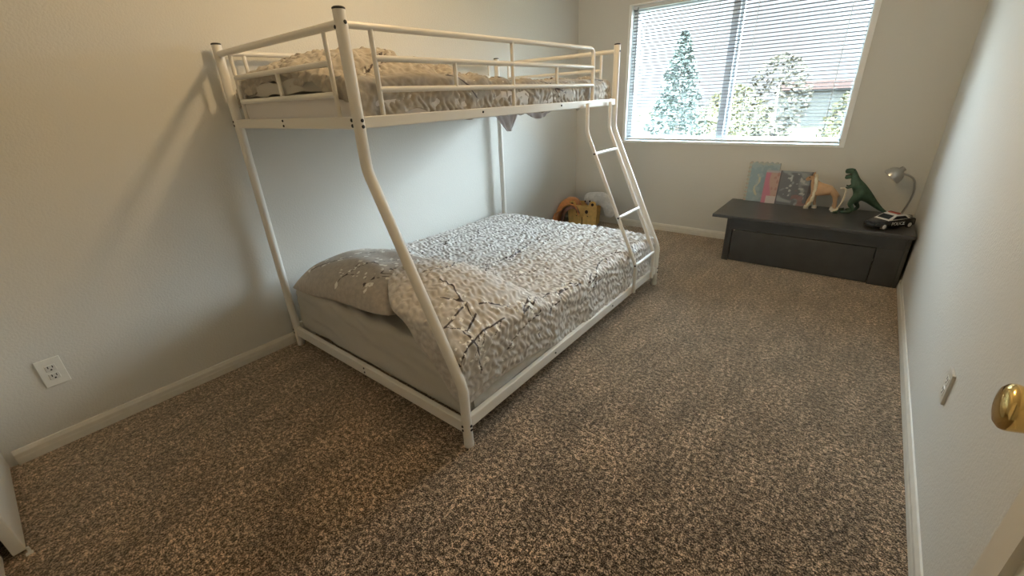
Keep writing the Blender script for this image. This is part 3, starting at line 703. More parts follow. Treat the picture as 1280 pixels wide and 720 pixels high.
# white sheet ends hanging below the upper side bar
def hang(yc, w, dp, skew, name, label, x=1.020):
    n = 26; u = np.linspace(-1, 1, n); v = np.linspace(0, 1, n); U, V = np.meshgrid(u, v)
    wd = w*(1-0.85*V**1.4) if skew else w*(1-0.35*V**3)
    Y = yc+U*wd+(0.02*V if skew else 0)
    Z = 1.262-V*dp*(1-0.25*U**2*(0 if skew else 1.6))
    X = x+0.010*np.sin(U*5+1)*V+0.006*np.cos(U*11)
    o = grid_mesh('sheet_corner', np.stack([X, Y, Z], -1), M['white_sheet'], None, 0.0015)
    return tag(o, label, 'sheet')
hang(1.965, 0.105, 0.105, True, '', 'pointed white sheet corner hanging below the upper bunk side bar', 1.02)
hang(2.26, 0.15, 0.060, False, '', 'rounded white sheet fold hanging below the upper bunk, nearer the ladder', 1.02)

# ---------------------------------------------------------------- low dark bench against the end wall
bn = thing('storage_bench', 'low espresso brown bench with a wide overhanging top under the window', 'bench', (2.25, 4.1, 0))
TZ = 0.395
def bpart(name, *a, bev=0.003, m='espresso'):
    return child_at(obj(name, B(*a, bev), M[m], bn))
bpart('bench_top', 1.645, 2.872, 3.755, 4.380, TZ-0.024, TZ)
bpart('side_panel', 1.743, 1.765, 3.842, 4.370, 0.0, TZ-0.024)
bpart('side_panel', 2.845, 2.867, 3.842, 4.370, 0.0, TZ-0.024)
bpart('back_panel', 1.765, 2.845, 4.350, 4.370, 0.03, TZ-0.024)
bpart('front_rail', 1.765, 2.845, 3.842, 3.862, 0.268, TZ-0.024)
bpart('end_stile', 2.705, 2.845, 3.842, 3.862, 0.0, 0.268)
bpart('end_stile', 1.765, 1.790, 3.842, 3.862, 0.0, 0.268)
df = bpart('drop_front', 1.794, 2.701, 3.846, 3.864, 0.006, 0.262)
o = obj('hinge_pin', T([(1.800, 3.840, 0.262), (1.812, 3.840, 0.262)], 0.004, seg=8), M['steel'], df); o.location = -Vector(bn.location)-Vector(df.location)
df.location = df.location

# ---------------------------------------------------------------- books
def book(name, label, x0, x1, h, lean, ybase, th, paint, scallop=False, group=None, rotz=0.0):
    w = x1-x0; t = thing(name, label, 'book', (x0, ybase, TZ+0.0008), rotz, group)
    t.rotation_euler = (lean, 0, rotz)
    obj('page_block', B(0.004, w-0.002, 0.002, th-0.002, 0.003, h-0.003), M['paper'], t)
    nx, nz = 44, 56; U, V = np.meshgrid(np.linspace(0, 1, nx), np.linspace(0, 1, nz))
    def cover(nm, y, pf):
        zed = np.full(U.shape, 0.0); hh = h+0*U
        Z = V*hh
        Xc = U*w
        if scallop:
            Z = Z+V**8*0.006*np.sin(U*2*PI*6); Xc = Xc+(1-U)**8*(-0.005)*np.abs(np.sin(V*2*PI*5))
        col = pf(U, V)
        grid_mesh(nm, np.stack([Xc, y+zed, Z], -1), M['cover'], t, 0.002, {'Col': np.concatenate([col, np.ones(U.shape+(1,))], -1)}, False, 0)
    cover('front_cover', 0.0, paint)
    cover('back_cover', th, lambda U, V: np.ones(U.shape+(3,))*np.array([0.3, 0.3, 0.32]))
    return t
def mixc(base, c, mk): return base*(1-mk[..., None])+np.array(c)*mk[..., None]
def paint_blue(U, V):
    c = np.ones(U.shape+(3,))*np.array([0.30, 0.40, 0.45])
    c = mixc(c, (0.48, 0.50, 0.44), ((U < 0.09) | (V > 0.93)).astype(float)*0.9)
    c = mixc(c, (0.55, 0.35, 0.25), ((U < 0.09) & (np.sin(V*60) > 0.5)).astype(float)*0.6)
    sx = 0.36+0.06*np.sin(V*13+0.5); c = mixc(c, (0.58, 0.56, 0.42), ((np.abs(U-sx) < 0.04) & (V > 0.15) & (V < 0.70)).astype(float))
    c = mixc(c, (0.38, 0.47, 0.50), ((vnoise(U*9, V*12) > 0.3) & (U > 0.10)).astype(float)*0.8)
    return c
def paint_pink(U, V):
    c = np.ones(U.shape+(3,))*np.array([0.52, 0.36, 0.31])
    c = mixc(c, (0.55, 0.22, 0.30), sstep(0.08, 0.0, U-0.34-0.12*np.sin(V*5+1)))
    c = mixc(c, (0.62, 0.55, 0.53), ((V < 0.22) & (U > 0.25)).astype(float))
    c = mixc(c, (0.48, 0.47, 0.50), (V > 0.93).astype(float))
    c = mixc(c, (0.42, 0.22, 0.20), ((vnoise(U*7+4, V*9) > 0.42) & (U > 0.42) & (V > 0.25)).astype(float)*0.7)
    return c
def paint_dark(U, V):
    c = np.ones(U.shape+(3,))*np.array([0.17, 0.18, 0.20])
    n = vnoise(U*5+vnoise(U*3, V*3)*1.5, V*9+2); c = mixc(c, (0.33, 0.36, 0.38), sstep(0.05, 0.5, n))
    c = mixc(c, (0.50, 0.52, 0.52), ((vnoise(U*11+5, V*14) > 0.5) & (np.hypot(U-0.5, V-0.55) < 0.38)).astype(float))
    c = mixc(c, (0.30, 0.17, 0.17), ((vnoise(U*7+9, V*8+3) > 0.35) & (V < 0.45) & (U > 0.45)).astype(float)*0.8)
    c = mixc(c, (0.10, 0.075, 0.085), ((U < 0.03) | (U > 0.9)).astype(float)*0.7)
    return c
book('picture_book', 'tall pale blue picture book with scalloped pages, leftmost on the dark bench', 1.741, 1.968, 0.325, -0.10, 4.345, 0.022, paint_blue, True)
book('picture_book', 'pink and cream picture book between the blue and the dark books', 1.880, 2.010, 0.268, -0.13, 4.318, 0.012, paint_pink)
book('picture_book', 'dark grey picture book standing behind the toy horse', 1.985, 2.225, 0.272, -0.12, 4.315, 0.014, paint_dark)

# ---------------------------------------------------------------- toy horse
hs = thing('toy_horse', 'tan toy horse with cream braided mane and long tail on the bench', 'toy horse', (2.30, 4.27, TZ), 0.0)
hs.rotation_euler = (0, 0, math.radians(-8))
V_ = [(0.088, 0, 0.158), (0.02, 0, 0.152), (-0.04, 0, 0.158), (-0.068, 0, 0.205), (-0.075, 0, 0.240), (-0.095, 0, 0.238), (-0.128, 0, 0.218)]
R_ = [(0.036, 0.036), (0.036, 0.038), (0.034, 0.036), (0.022, 0.026), (0.020, 0.024), (0.019, 0.019), (0.0135, 0.0135)]
E_ = [(0, 1), (1, 2), (2, 3), (3, 4), (4, 5), (5, 6)]
def leg(root, pts, rs):
    i = len(V_); E_.append((root, i))
    for k, (p_, r_) in enumerate(zip(pts, rs)):
        V_.append(p_); R_.append((r_, r_))
        if k: E_.append((i+k-1, i+k))
for s in (-1, 1):
    leg(2, [(-0.050, s*0.022, 0.115), (-0.075 if s < 0 else -0.045, s*0.024, 0.065), (-0.078 if s < 0 else -0.035, s*0.024, 0.020)], [0.018, 0.012, 0.0125])
    leg(0, [(0.094, s*0.024, 0.118), (0.100 if s < 0 else 0.085, s*0.026, 0.085), (0.108 if s < 0 else 0.092, s*0.026, 0.060), (0.106 if s < 0 else 0.088, s*0.026, 0.020)], [0.022, 0.014, 0.0115, 0.0125])
skin_mesh('body', V_, E_, R_, M['horse'], hs, 2, 1)
for s in (-1, 1):
    obj('ear', T([(-0.080, s*0.012, 0.255), (-0.078, s*0.016, 0.283)], [0.008, 0.0015], seg=8), M['horse'], hs, True)
    bm = bmesh.new(); bmesh.ops.create_uvsphere(bm, u_segments=10, v_segments=8, radius=0.0045, matrix=Matrix.Translation((-0.102, s*0.017, 0.243))); obj('eye', bm, M['black_plastic'], hs, True)
for x, s in ((-0.080, -1), (-0.035, 1), (0.104, -1), (0.086, 1)):
    bm = bmesh.new(); lathe(bm, [(0, 0), (0.018, 0), (0.017, 0.014), (0.013, 0.026), (0, 0.026)], (0, 0, 1), (x, s*0.024, 0.0005), 16); obj('hoof', bm, M['hoof'], hs, True, 50)
# braid: three wound strands hanging down the near side of the neck
for k in range(3):
    pts = []
    for i in range(40):
        t = i/39; x = -0.058+0.006*t+0.006*math.sin(t*26+k*2.1); y = -0.030-0.004*t+0.004*math.cos(t*26*2+k*2.1); z = 0.268-0.205*t
        pts.append((x-0.02*math.sin(t*3.0)*(-0.5), y, z))
    obj('mane_braid', T(pts, 0.0075, seg=8), M['mane'], hs, True)
obj('mane_tuft', T([(-0.052, -0.034, 0.068), (-0.062, -0.036, 0.04), (-0.078, -0.040, 0.008)], [0.006, 0.014, 0.009], seg=10), M['mane'], hs, True)
obj('tail', T(rounded_path([(0.110, 0, 0.178), (0.148, -0.01, 0.182), (0.150, -0.02, 0.10), (0.130, -0.03, 0.03)], 0.03), 0.0058, seg=10), M['mane'], hs, True)
obj('tail_tuft', T([(0.130, -0.03, 0.035), (0.122, -0.034, 0.012), (0.098, -0.040, 0.008)], [0.006, 0.014, 0.007], seg=10), M['mane'], hs, True)

# ---------------------------------------------------------------- toy dinosaur
dn = thing('toy_dinosaur', 'green toy dinosaur standing upright on the bench with its mouth open', 'toy dinosaur', (2.50, 4.25, TZ), 0.0)
V_ = [(0.045, 0, 0.165), (0.00, 0, 0.215), (-0.022, 0, 0.255), (-0.012, 0, 0.290), (-0.038, 0, 0.310), (-0.092, 0, 0.306),
      (-0.036, 0, 0.276), (-0.084, 0, 0.256),
      (0.085, 0, 0.125), (0.130, 0, 0.085), (0.180, 0, 0.045), (0.235, 0, 0.015)]
R_ = [(0.044, 0.050), (0.037, 0.042), (0.026, 0.030), (0.029, 0.031), (0.022, 0.026), (0.018, 0.018),
      (0.014, 0.020), (0.010, 0.013),
      (0.038, 0.040), (0.025, 0.026), (0.015, 0.015), (0.006, 0.006)]
E_ = [(0, 1), (1, 2), (2, 3), (3, 4), (4, 5), (3, 6), (6, 7), (0, 8), (8, 9), (9, 10), (10, 11)]
for s in (-1, 1):
    sx = -0.015 if s < 0 else 0.015
    leg(0, [(0.028+sx, s*0.045, 0.125), (0.005+sx, s*0.048, 0.075), (0.030+sx, s*0.048, 0.040), (0.012+sx, s*0.048, 0.016), (-0.045+sx, s*0.052, 0.011)], [0.030, 0.020, 0.013, 0.015, 0.010])
    leg(1, [(-0.020, s*0.038, 0.205), (-0.048, s*0.040, 0.190), (-0.062, s*0.038, 0.198)], [0.010, 0.007, 0.005])
skin_mesh('body', V_, E_, R_, M['dino'], dn, 2, 0)
for s in (-1, 1):
    bm = bmesh.new(); bmesh.ops.create_uvsphere(bm, u_segments=10, v_segments=8, radius=0.005, matrix=Matrix.Translation((-0.036, s*0.021, 0.318))); obj('eye', bm, M['black_plastic'], dn, True)
    for k in range(3):
        obj('toe', T([(-0.055+(-0.015 if s < 0 else 0.015), s*0.052+(k-1)*0.014, 0.012), (-0.085+(-0.015 if s < 0 else 0.015), s*0.052+(k-1)*0.022, 0.006)], [0.010, 0.004], seg=8), M['dino'], dn, True)
obj('mouth_lining', T([(-0.030, 0, 0.290), (-0.080, 0, 0.272)], [0.010, 0.005], seg=10), M['mouth'], dn, True)
dn.scale = (1.0, 1.0, 1.0)

# ---------------------------------------------------------------- gooseneck desk lamp (off)
lp = thing('desk_lamp', 'small silver gooseneck desk lamp in the corner of the bench', 'desk lamp', (2.800, 4.270, TZ), 0.0)
bm = bmesh.new(); lathe(bm, [(0, 0), (0.062, 0), (0.062, 0.006), (0.054, 0.013), (0.015, 0.018), (0.010, 0.026), (0, 0.026)], (0, 0, 1), (0, 0, 0), 32)
obj('lamp_base', bm, M['steel'], lp, True, 40)
obj('gooseneck', T(rounded_path([(0.0, 0, 0.020), (0.018, -0.01, 0.10), (0.030, -0.02, 0.19), (0.005, -0.03, 0.285), (-0.062, -0.05, 0.315)], 0.06, 8), 0.0062, seg=12), M['steel'], lp, True)
ax = Vector((0.55, 0.10, 0.62)).normalized()      # from the mouth towards the back of the shade
org = Vector((-0.125, -0.065, 0.285))
prof = [(0.060, 0.0), (0.060, 0.014), (0.056, 0.034), (0.047, 0.052), (0.034, 0.065), (0.020, 0.072), (0.017, 0.090), (0.0, 0.094), (0.0, 0.090), (0.013, 0.087), (0.016, 0.070), (0.031, 0.062), (0.044, 0.049), (0.053, 0.032), (0.057, 0.013), (0.057, 0.0), (0.060, 0.0)]
bm = bmesh.new(); lathe(bm, prof, ax, org, 32); obj('lamp_shade', bm, M['steel'], lp, True, 60)
bm = bmesh.new(); lathe(bm, [(0, 0.02), (0.014, 0.026), (0.020, 0.042), (0.014, 0.062), (0.010, 0.085)], ax, org, 20); obj('bulb', bm, M['car_white'], lp, True)

# ---------------------------------------------------------------- toy police car
car = thing('toy_car', 'black and white toy police car on the right end of the bench', 'toy car', (2.728, 3.940, TZ), 0.0)
car.rotation_euler = (0, 0, math.atan2(-0.141, -0.133))      # +x is forwards
def loft(bm, secs, close=True):
    rings = [[bm.verts.new(q) for q in s] for s in secs]; n = len(rings[0])
    for a, b in zip(rings, rings[1:]):
        for j in range(n): bm.faces.new((a[j], a[(j+1) % n], b[(j+1) % n], b[j]))
    bm.faces.new(rings[0][::-1]); bm.faces.new(rings[-1]); bmesh.ops.recalc_face_normals(bm, faces=bm.faces)
def sec(x, hw, zb, zt, r=0.012):
    pts = []
    for cx_, cz_, a0 in ((hw-r, zt-r, 0), (-(hw-r), zt-r, 90), (-(hw-r*0.5), zb+r*0.5, 180), (hw-r*0.5, zb+r*0.5, 270)):
        rr = r if a0 < 180 else r*0.5
        for k in range(4):
            a = math.radians(a0+k*30); pts.append((x, cx_+rr*math.cos(a), cz_+rr*math.sin(a)))
    return pts
bm = bmesh.new()
loft(bm, [sec(-0.148, 0.048, 0.026, 0.050), sec(-0.140, 0.055, 0.016, 0.062), (sec(-0.09, 0.060, 0.012, 0.066)), sec(0.0, 0.060, 0.012, 0.062), sec(0.06, 0.060, 0.012, 0.060), sec(0.115, 0.057, 0.014, 0.053), sec(0.142, 0.050, 0.018, 0.044), sec(0.150, 0.040, 0.022, 0.036)])
obj('car_body', bm, M['car_black'], car, True, 40)
bm = bmesh.new()
def cab(x, hw, zb, zt): return [(x, hw, zb), (x, hw*0.82, zt), (x, -hw*0.82, zt), (x, -hw, zb)]
loft(bm, [[(-0.105, 0.053, 0.060), (-0.103, 0.050, 0.064), (-0.103, -0.050, 0.064), (-0.105, -0.053, 0.060)], cab(-0.062, 0.054, 0.060, 0.089), cab(-0.010, 0.054, 0.060, 0.093), cab(0.012, 0.054, 0.060, 0.089), [(0.068, 0.053, 0.058), (0.066, 0.050, 0.061), (0.066, -0.050, 0.061), (0.068, -0.053, 0.058)]])
obj('car_roof', bm, M['car_white'], car)
# windows set on the cabin
bm = bmesh.new()
def quad(bm, a, b, c, d, off):
    o_ = Vector(off); bm.faces.new([bm.verts.new(Vector(q)+o_) for q in (a, b, c, d)])
quad(bm, (0.058, 0.042, 0.0655), (0.058, -0.042, 0.0655), (0.019, -0.038, 0.0862), (0.019, 0.038, 0.0862), (0.0006, 0, 0.0012))
bmesh.ops.solidify(bm, geom=bm.faces[:], thickness=0.0012)
obj('windscreen', bm, M['car_glass'], car)
bm = bmesh.new()
quad(bm, (-0.096, 0.040, 0.0685), (-0.096, -0.040, 0.0685), (-0.067, -0.038, 0.0862), (-0.067, 0.038, 0.0862), (-0.0006, 0, 0.0012))
bmesh.ops.solidify(bm, geom=bm.faces[:], thickness=0.0012)
obj('rear_window', bm, M['car_glass'], car)
for s in (-1, 1):
    bm = bmesh.new()
    quad(bm, (-0.078, s*0.0520, 0.066), (0.042, s*0.0520, 0.064), (0.010, s*0.0470, 0.084), (-0.055, s*0.0470, 0.084), (0, s*0.0014, 0))
    bmesh.ops.solidify(bm, geom=bm.faces[:], thickness=0.0012); obj('side_window', bm, M['car_glass'], car)
    for x in (-0.094, 0.098):
        bm = bmesh.new(); lathe(bm, [(0, -0.010), (0.021, -0.010), (0.0225, -0.006), (0.0225, 0.006), (0.021, 0.010), (0.0145, 0.010), (0.0145, 0.007), (0, 0.007)], (0, s, 0), (x, s*0.053, 0.0228), 28)
        w_ = obj('wheel', bm, M['tyre'], car, True, 40)
        bm = bmesh.new(); lathe(bm, [(0, 0.0125), (0.004, 0.012), (0.006, 0.009), (0.012, 0.011), (0.0145, 0.0095), (0.0145, 0.006), (0, 0.006)], (0, s, 0), (x, s*0.053, 0.0228), 20)
        obj('wheel_rim', bm, M['rim'], w_, True, 40)
    bm = bmesh.new(); bmesh.ops.create_uvsphere(bm, u_segments=12, v_segments=8, radius=0.009, matrix=Matrix.Translation((0.141, s*0.034, 0.037))); obj('headlight', bm, M['car_glass'], car, True)
obj('light_bar', B(-0.030, -0.008, -0.036, 0.036, 0.091, 0.101, 0.003), M['red'], car)
obj('front_bumper', B(0.144, 0.156, -0.040, 0.040, 0.014, 0.024, 0.004), M['tyre'], car)
for s in (-1, 1):
    cu = bpy.data.curves.new('police_lettering', 'FONT'); cu.body = 'POLICE'; cu.size = 0.030; cu.extrude = 0.0003; cu.align_x = 'CENTER'; cu.align_y = 'CENTER'
    to = bpy.data.objects.new('police_lettering', cu); C.objects.link(to)
    dg = bpy.context.evaluated_depsgraph_get(); me = bpy.data.meshes.new_from_object(to.evaluated_get(dg)); bpy.data.objects.remove(to)
    o = link('police_lettering', me, M['rim'], car)
    o.rotation_euler = (PI/2, 0, 0 if s < 0 else PI); o.location = (-0.004, s*0.0606, 0.036)

# ---------------------------------------------------------------- felt animal-face bin with things in it
bin_ = thing('storage_bin', 'yellow felt storage bin with an animal face, in the corner past the bed', 'storage bin', (0.225, 4.215, 0), math.radians(16))
hw_, hd_, hh_ = 0.160, 0.110, 0.235
bm = bmesh.new()
rings = []
for (w_, d_, z_) in ((hw_-0.012, hd_-0.010, 0.0), (hw_, hd_, hh_), (hw_-0.006, hd_-0.006, hh_), (hw_-0.018, hd_-0.016, 0.006)):
    rings.append([bm.verts.new(q) for q in ((-w_, -d_, z_), (w_, -d_, z_), (w_, d_, z_), (-w_, d_, z_))])
for a, b in zip(rings, rings[1:]):
    for j in range(4): bm.faces.new((a[j], a[(j+1) % 4], b[(j+1) % 4], b[j]))
bm.faces.new(rings[0][::-1]); bm.faces.new(rings[3]); bmesh.ops.recalc_face_normals(bm, faces=bm.faces)
bmesh.ops.bevel(bm, geom=bm.edges[:], offset=0.003, segments=2, affect='EDGES')
obj('bin_body', bm, M['yellow'], bin_, False)
def disc(bm, cx, y, cz, rx, rz, th=0.004, n=20):
    f = [bm.verts.new((cx+rx*math.cos(2*PI*k/n), y, cz+rz*math.sin(2*PI*k/n))) for k in range(n)]; b_ = [bm.verts.new(v.co+Vector((0, -th, 0))) for v in f]
    bm.faces.new(f); bm.faces.new(b_[::-1])
    for k in range(n): bm.faces.new((f[k], b_[k], b_[(k+1) % n], f[(k+1) % n]))
    bmesh.ops.recalc_face_normals(bm, faces=bm.faces)
yf = lambda z_: -hd_+0.010*(1-z_/hh_)-0.0005
for s in (-1, 1):
    bm = bmesh.new(); disc(bm, s*0.110, -hd_+0.010, hh_+0.008, 0.038, 0.036, 0.010); e_ = obj('ear', bm, M['yellow'], bin_)
    bm = bmesh.new(); disc(bm, s*0.110, -hd_-0.0005, hh_+0.010, 0.015, 0.016); obj('inner_ear', bm, M['brown_felt'], e_)
    bm = bmesh.new(); disc(bm, s*0.048, yf(0.17), 0.165, 0.017, 0.020); obj('eye', bm, M['brown_felt'], bin_)
    bm = bmesh.new(); disc(bm, s*0.060, yf(0.12), 0.118, 0.006, 0.005); obj('nostril', bm, M['brown_felt'], bin_)
obj('mouth_line', B(-0.003, 0.003, yf(0.03)-0.004, yf(0.09)+0.001, 0.02, 0.105), M['brown_felt'], bin_)
# orange fleece slung over the left end
def cloth_over(name, path, width_dir, w, m, seed, amp=0.012, th=0.006, taper=None):
    pts = rounded_path(path, 0.05, 8); n = 60
    Ls = [0]
    for a, b in zip(pts, pts[1:]): Ls.append(Ls[-1]+(b-a).length)
    vs = np.linspace(0, Ls[-1], n); PP = np.array([[np.interp(v, Ls, [p_[k] for p_ in pts]) for k in range(3)] for v in vs])
    u = np.linspace(-1, 1, 40); U, V = np.meshgrid(u, np.linspace(0, 1, n)); wd = Vector(width_dir).normalized()
    ww = w*(1+(taper or 0)*(V-0.5))
    P = PP[:, None, :]+np.array(wd)[None, None, :]*(U*ww)[..., None]
    P[..., 2] -= 0.03*U**2*(1-0.3*V)
    P = displace(P, amp*vnoise(U*2.5+seed, V*4)+amp*0.7*np.sin(U*7+3*V+seed))
    P[..., 2] = np.maximum(P[..., 2], 0.006); P[..., 0] = np.maximum(P[..., 0], 0.024); P[..., 1] = np.minimum(P[..., 1], D-0.03)
    return grid_mesh(name, P, m, None, th)
o = cloth_over('blanket', [(0.17, 4.20, 0.16), (0.14, 4.19, 0.27), (0.06, 4.14, 0.275), (-0.005, 4.02, 0.16), (0.02, 3.98, 0.02)], (0.45, -1.0, 0), 0.140, M['orange'], 2, 0.016, 0.016)
tag(o, 'orange fleece blanket slung over the left side of the yellow bin', 'blanket')
o = cloth_over('blanket', [(0.19, 4.16, 0.17), (0.145, 4.14, 0.238), (0.075, 4.07, 0.20), (0.06, 4.02, 0.02)], (0.5, -1.0, 0), 0.085, M['brown_cloth'], 5, 0.010, 0.010)
tag(o, 'reddish brown blanket beneath the orange fleece beside the yellow bin', 'blanket')
# pale plush toy in the bin, its long arm over the right side
ps = thing('plush_toy', 'pale grey plush animal lying in the yellow bin and hanging over its right side', 'plush toy', (0.28, 4.26, 0.0))
V_ = [(-0.06, 0.02, 0.265), (0.04, 0.0, 0.285), (0.13, 0.0, 0.29), (0.20, -0.01, 0.25), (0.235, -0.02, 0.17), (0.235, -0.03, 0.10)]
R_ = [(0.068, 0.064), (0.080, 0.080), (0.076, 0.078), (0.066, 0.070), (0.058, 0.062), (0.046, 0.050)]
skin_mesh('plush_body', V_, [(0, 1), (1, 2), (2, 3), (3, 4), (4, 5)], R_, M['plush'], ps, 2, 1)
for x_, z_ in ((-0.030, 0.262), (0.025, 0.268)):
    bm = bmesh.new(); bmesh.ops.create_uvsphere(bm, u_segments=12, v_segments=8, radius=0.010, matrix=Matrix.Translation((x_, -0.077, z_))); obj('eye', bm, M['brown_felt'], ps, True)

# ---------------------------------------------------------------- wall outlets
def outlet(label, org, u, n, w=0.078, h=0.124, pm='plate', th=0.006):
    """u: horizontal direction along the wall, n: normal into the room"""
    t = thing('wall_outlet', label, 'wall outlet', org); u = Vector(u); n = Vector(n); z = Vector((0, 0, 1))
    F = Matrix((u, n, z)).transposed().to_4x4()
    obj('face_plate', B(-w/2, w/2, 0.0, th, -h/2, h/2, 0.002, mtx=F), M[pm], t)
    for s in (-1, 1):
        so = obj('socket', B(-0.017, 0.017, 0.004, th+0.0015, s*0.0195-0.014, s*0.0195+0.014, 0.002, mtx=F), M['socket'], t)
        bm = bmesh.new()
        box(bm, -0.0085, -0.0055, th, th+0.002, s*0.0195+0.000, s*0.0195+0.010, mtx=F); box(bm, 0.0055, 0.0085, th, th+0.002, s*0.0195+0.000, s*0.0195+0.010, mtx=F)
        box(bm, -0.0028, 0.0028, th, th+0.002, s*0.0195-0.0105, s*0.0195-0.0045, mtx=F)
        obj('socket_slots', bm, M['slot'], so)
    return t
outlet('white duplex outlet on the left wall near the closet', (0.0, 0.085, 0.340), (0, 1, 0), (1, 0, 0))
outlet('white duplex outlet low on the right wall, seen edge-on', (W, 1.900, 0.392), (0, -1, 0), (-1, 0, 0), 0.066, 0.112, 'plate_beige', 0.009)

# ---------------------------------------------------------------- bedroom door, open along the right wall
dr_ = bpy.data.objects.new('door_1', None); C.objects.link(dr_); struct(dr_, 'cream panelled bedroom door standing open at the right, with brass knob')
DXF, DXB, DY0, DY1 = 2.762, 2.797, 0.115, 0.862
bm = bmesh.new(); st = 0.060
zs = [0.012, 0.24, 0.875, 1.04, 1.60, 1.71, 1.95, 2.03]
box(bm, DXF, DXB, DY0, DY0+st, 0.012, 2.03); box(bm, DXF, DXB, DY1-st, DY1, 0.012, 2.03)
ym = (DY0+DY1)/2; box(bm, DXF, DXB, ym-0.05, ym+0.05, 0.012, 2.03)
for a, b in ((0.012, 0.22), (0.84, 1.04), (1.62, 1.73), (1.93, 2.03)):
    box(bm, DXF, DXB, DY0+st, DY1-st, a, b)
obj('door_frame_rails', bm, M['door'], dr_)
for ya, yb in ((DY0+st, ym-0.05), (ym+0.05, DY1-st)):
    for za, zb in ((0.22, 0.84), (1.04, 1.62), (1.73, 1.93)):
        bm = bmesh.new(); box(bm, DXF+0.011, DXB-0.011, ya, yb, za, zb)
        g = 0.030
        # raised field with sloping edges
        for xs, sg in ((DXF+0.011, -1), (DXB-0.011, 1)):
            o4 = [bm.verts.new((xs, y_, z_)) for y_, z_ in ((ya+g*0.55, za+g*0.55), (yb-g*0.55, za+g*0.55), (yb-g*0.55, zb-g*0.55), (ya+g*0.55, zb-g*0.55))]
            i4 = [bm.verts.new((xs+sg*0.008, y_, z_)) for y_, z_ in ((ya+g, za+g), (yb-g, za+g), (yb-g, zb-g), (ya+g, zb-g))]
            for j in range(4): bm.faces.new((o4[j], o4[(j+1) % 4], i4[(j+1) % 4], i4[j]))
            bm.faces.new(i4)
        bmesh.ops.recalc_face_normals(bm, faces=bm.faces)
        obj('door_panel', bm, M['door'], dr_)
KY, KZ = 0.815, 0.957
for sg, xf in ((-1, DXF), (1, DXB)):
    sc_ = 1.0 if sg < 0 else 0.78
    bm = bmesh.new()
    lathe(bm, [(0.0, 0.0), (0.033, 0.0), (0.033, 0.003), (0.026, 0.008), (0.020, 0.012), (0.0195, 0.017), (0.0215, 0.026), (0.0250, 0.040), (0.0280, 0.053), (0.0288, 0.058), (0.0275, 0.0625), (0.0225, 0.0665), (0.0120, 0.0690), (0, 0.0698)],
          (sg, 0, 0), (xf, KY, KZ), 40)
    if sg > 0:
        for v in bm.verts: v.co.x = xf+(v.co.x-xf)*0.95
    obj('door_knob', bm, M['brass'], dr_, True, 50)
obj('latch_plate', B(DXF+0.006, DXB-0.006, DY1-0.001, DY1+0.0015, KZ-0.03, KZ+0.03), M['brass'], dr_)
for z_ in (0.25, 1.05, 1.85):
    obj('hinge', T([(DXB+0.004, DY0-0.006, z_-0.045), (DXB+0.004, DY0-0.006, z_+0.045)], 0.006, seg=10), M['brass'], dr_, True)

# ---------------------------------------------------------------- sliding closet doors at the near left
d2 = struct(obj('door_2', B(0.002, 0.604, -0.192, -0.160, 0.012, 2.06, 0.003), M['door']), 'front sliding closet door at the near left')
d3 = struct(obj('door_3', B(0.585, 1.795, -0.245, -0.213, 0.012, 2.06, 0.003), M['door']), 'rear sliding closet door behind the front one')
gd = thing('door_guide', 'small white plastic guide on the carpet at the corner of the closet door', 'door guide', (0.612, -0.155, 0))
obj('guide_base', B(-0.004, 0.012, -0.012, 0.006, 0.0, 0.003, 0.0008), M['plate'], gd)
obj('guide_peg', B(0.000, 0.008, -0.004, 0.004, 0.003, 0.028, 0.002), M['plate'], gd)

# ---------------------------------------------------------------- ceiling light
cl = thing('ceiling_light', 'round frosted ceiling light above the middle of the room', 'ceiling light', (1.42, 1.72, CEIL))
bm = bmesh.new(); lathe(bm, [(0, 0), (0.075, 0), (0.075, -0.012), (0.06, -0.022), (0.012, -0.026), (0.009, -0.028), (0, -0.028)], (0, 0, 1), (0, 0, 0), 40); obj('ceiling_canopy', bm, M['steel'], cl, True, 40)
obj('centre_rod', T([(0, 0, -0.02), (0, 0, -0.045)], 0.008, seg=12), M['steel'], cl, True)
for k in range(3):
    a_ = 2*PI*k/3
    obj('bowl_hanger', T([(0.05*math.cos(a_), 0.05*math.sin(a_), -0.020), (0.137*math.cos(a_), 0.137*math.sin(a_), -0.262)], 0.0025, seg=8), M['steel'], cl, True)
gm = bpy.data.materials.new('light_cutoff_glass'); gm.use_nodes = True
N_ = gm.node_tree.nodes; L_ = gm.node_tree.links; b = N_['Principled BSDF']; b.inputs['Base Color'].default_value = (0.8, 0.72, 0.58, 1); b.inputs['Roughness'].default_value = 0.5
t_ = N_.new('ShaderNodeBsdfTransparent'); t_.inputs[0].default_value = (1.0, 0.92, 0.8, 1); x_ = N_.new('ShaderNodeMixShader'); x_.inputs[0].default_value = 0.88
L_.new(t_.outputs[0], x_.inputs[1]); L_.new(b.outputs[0], x_.inputs[2]); L_.new(x_.outputs[0], N_['Material Output'].inputs[0])
bm = bmesh.new(); lathe(bm, [(0.145, -0.255), (0.140, -0.285), (0.115, -0.315), (0.06, -0.335), (0, -0.340)], (0, 0, 1), (0, 0, 0), 40); obj('light_cutoff_bowl', bm, gm, cl, True)  # unseen bowl added to keep lamplight off the floor
ld = bpy.data.lights.new('ceiling_bulb', 'POINT'); ld.energy = LAMP_W; ld.color = (1.0, 0.72, 0.40); ld.shadow_soft_size = 0.055
lo = bpy.data.objects.new('ceiling_bulb', ld); C.objects.link(lo); lo.parent = cl; lo.location = (0, 0, -0.108)

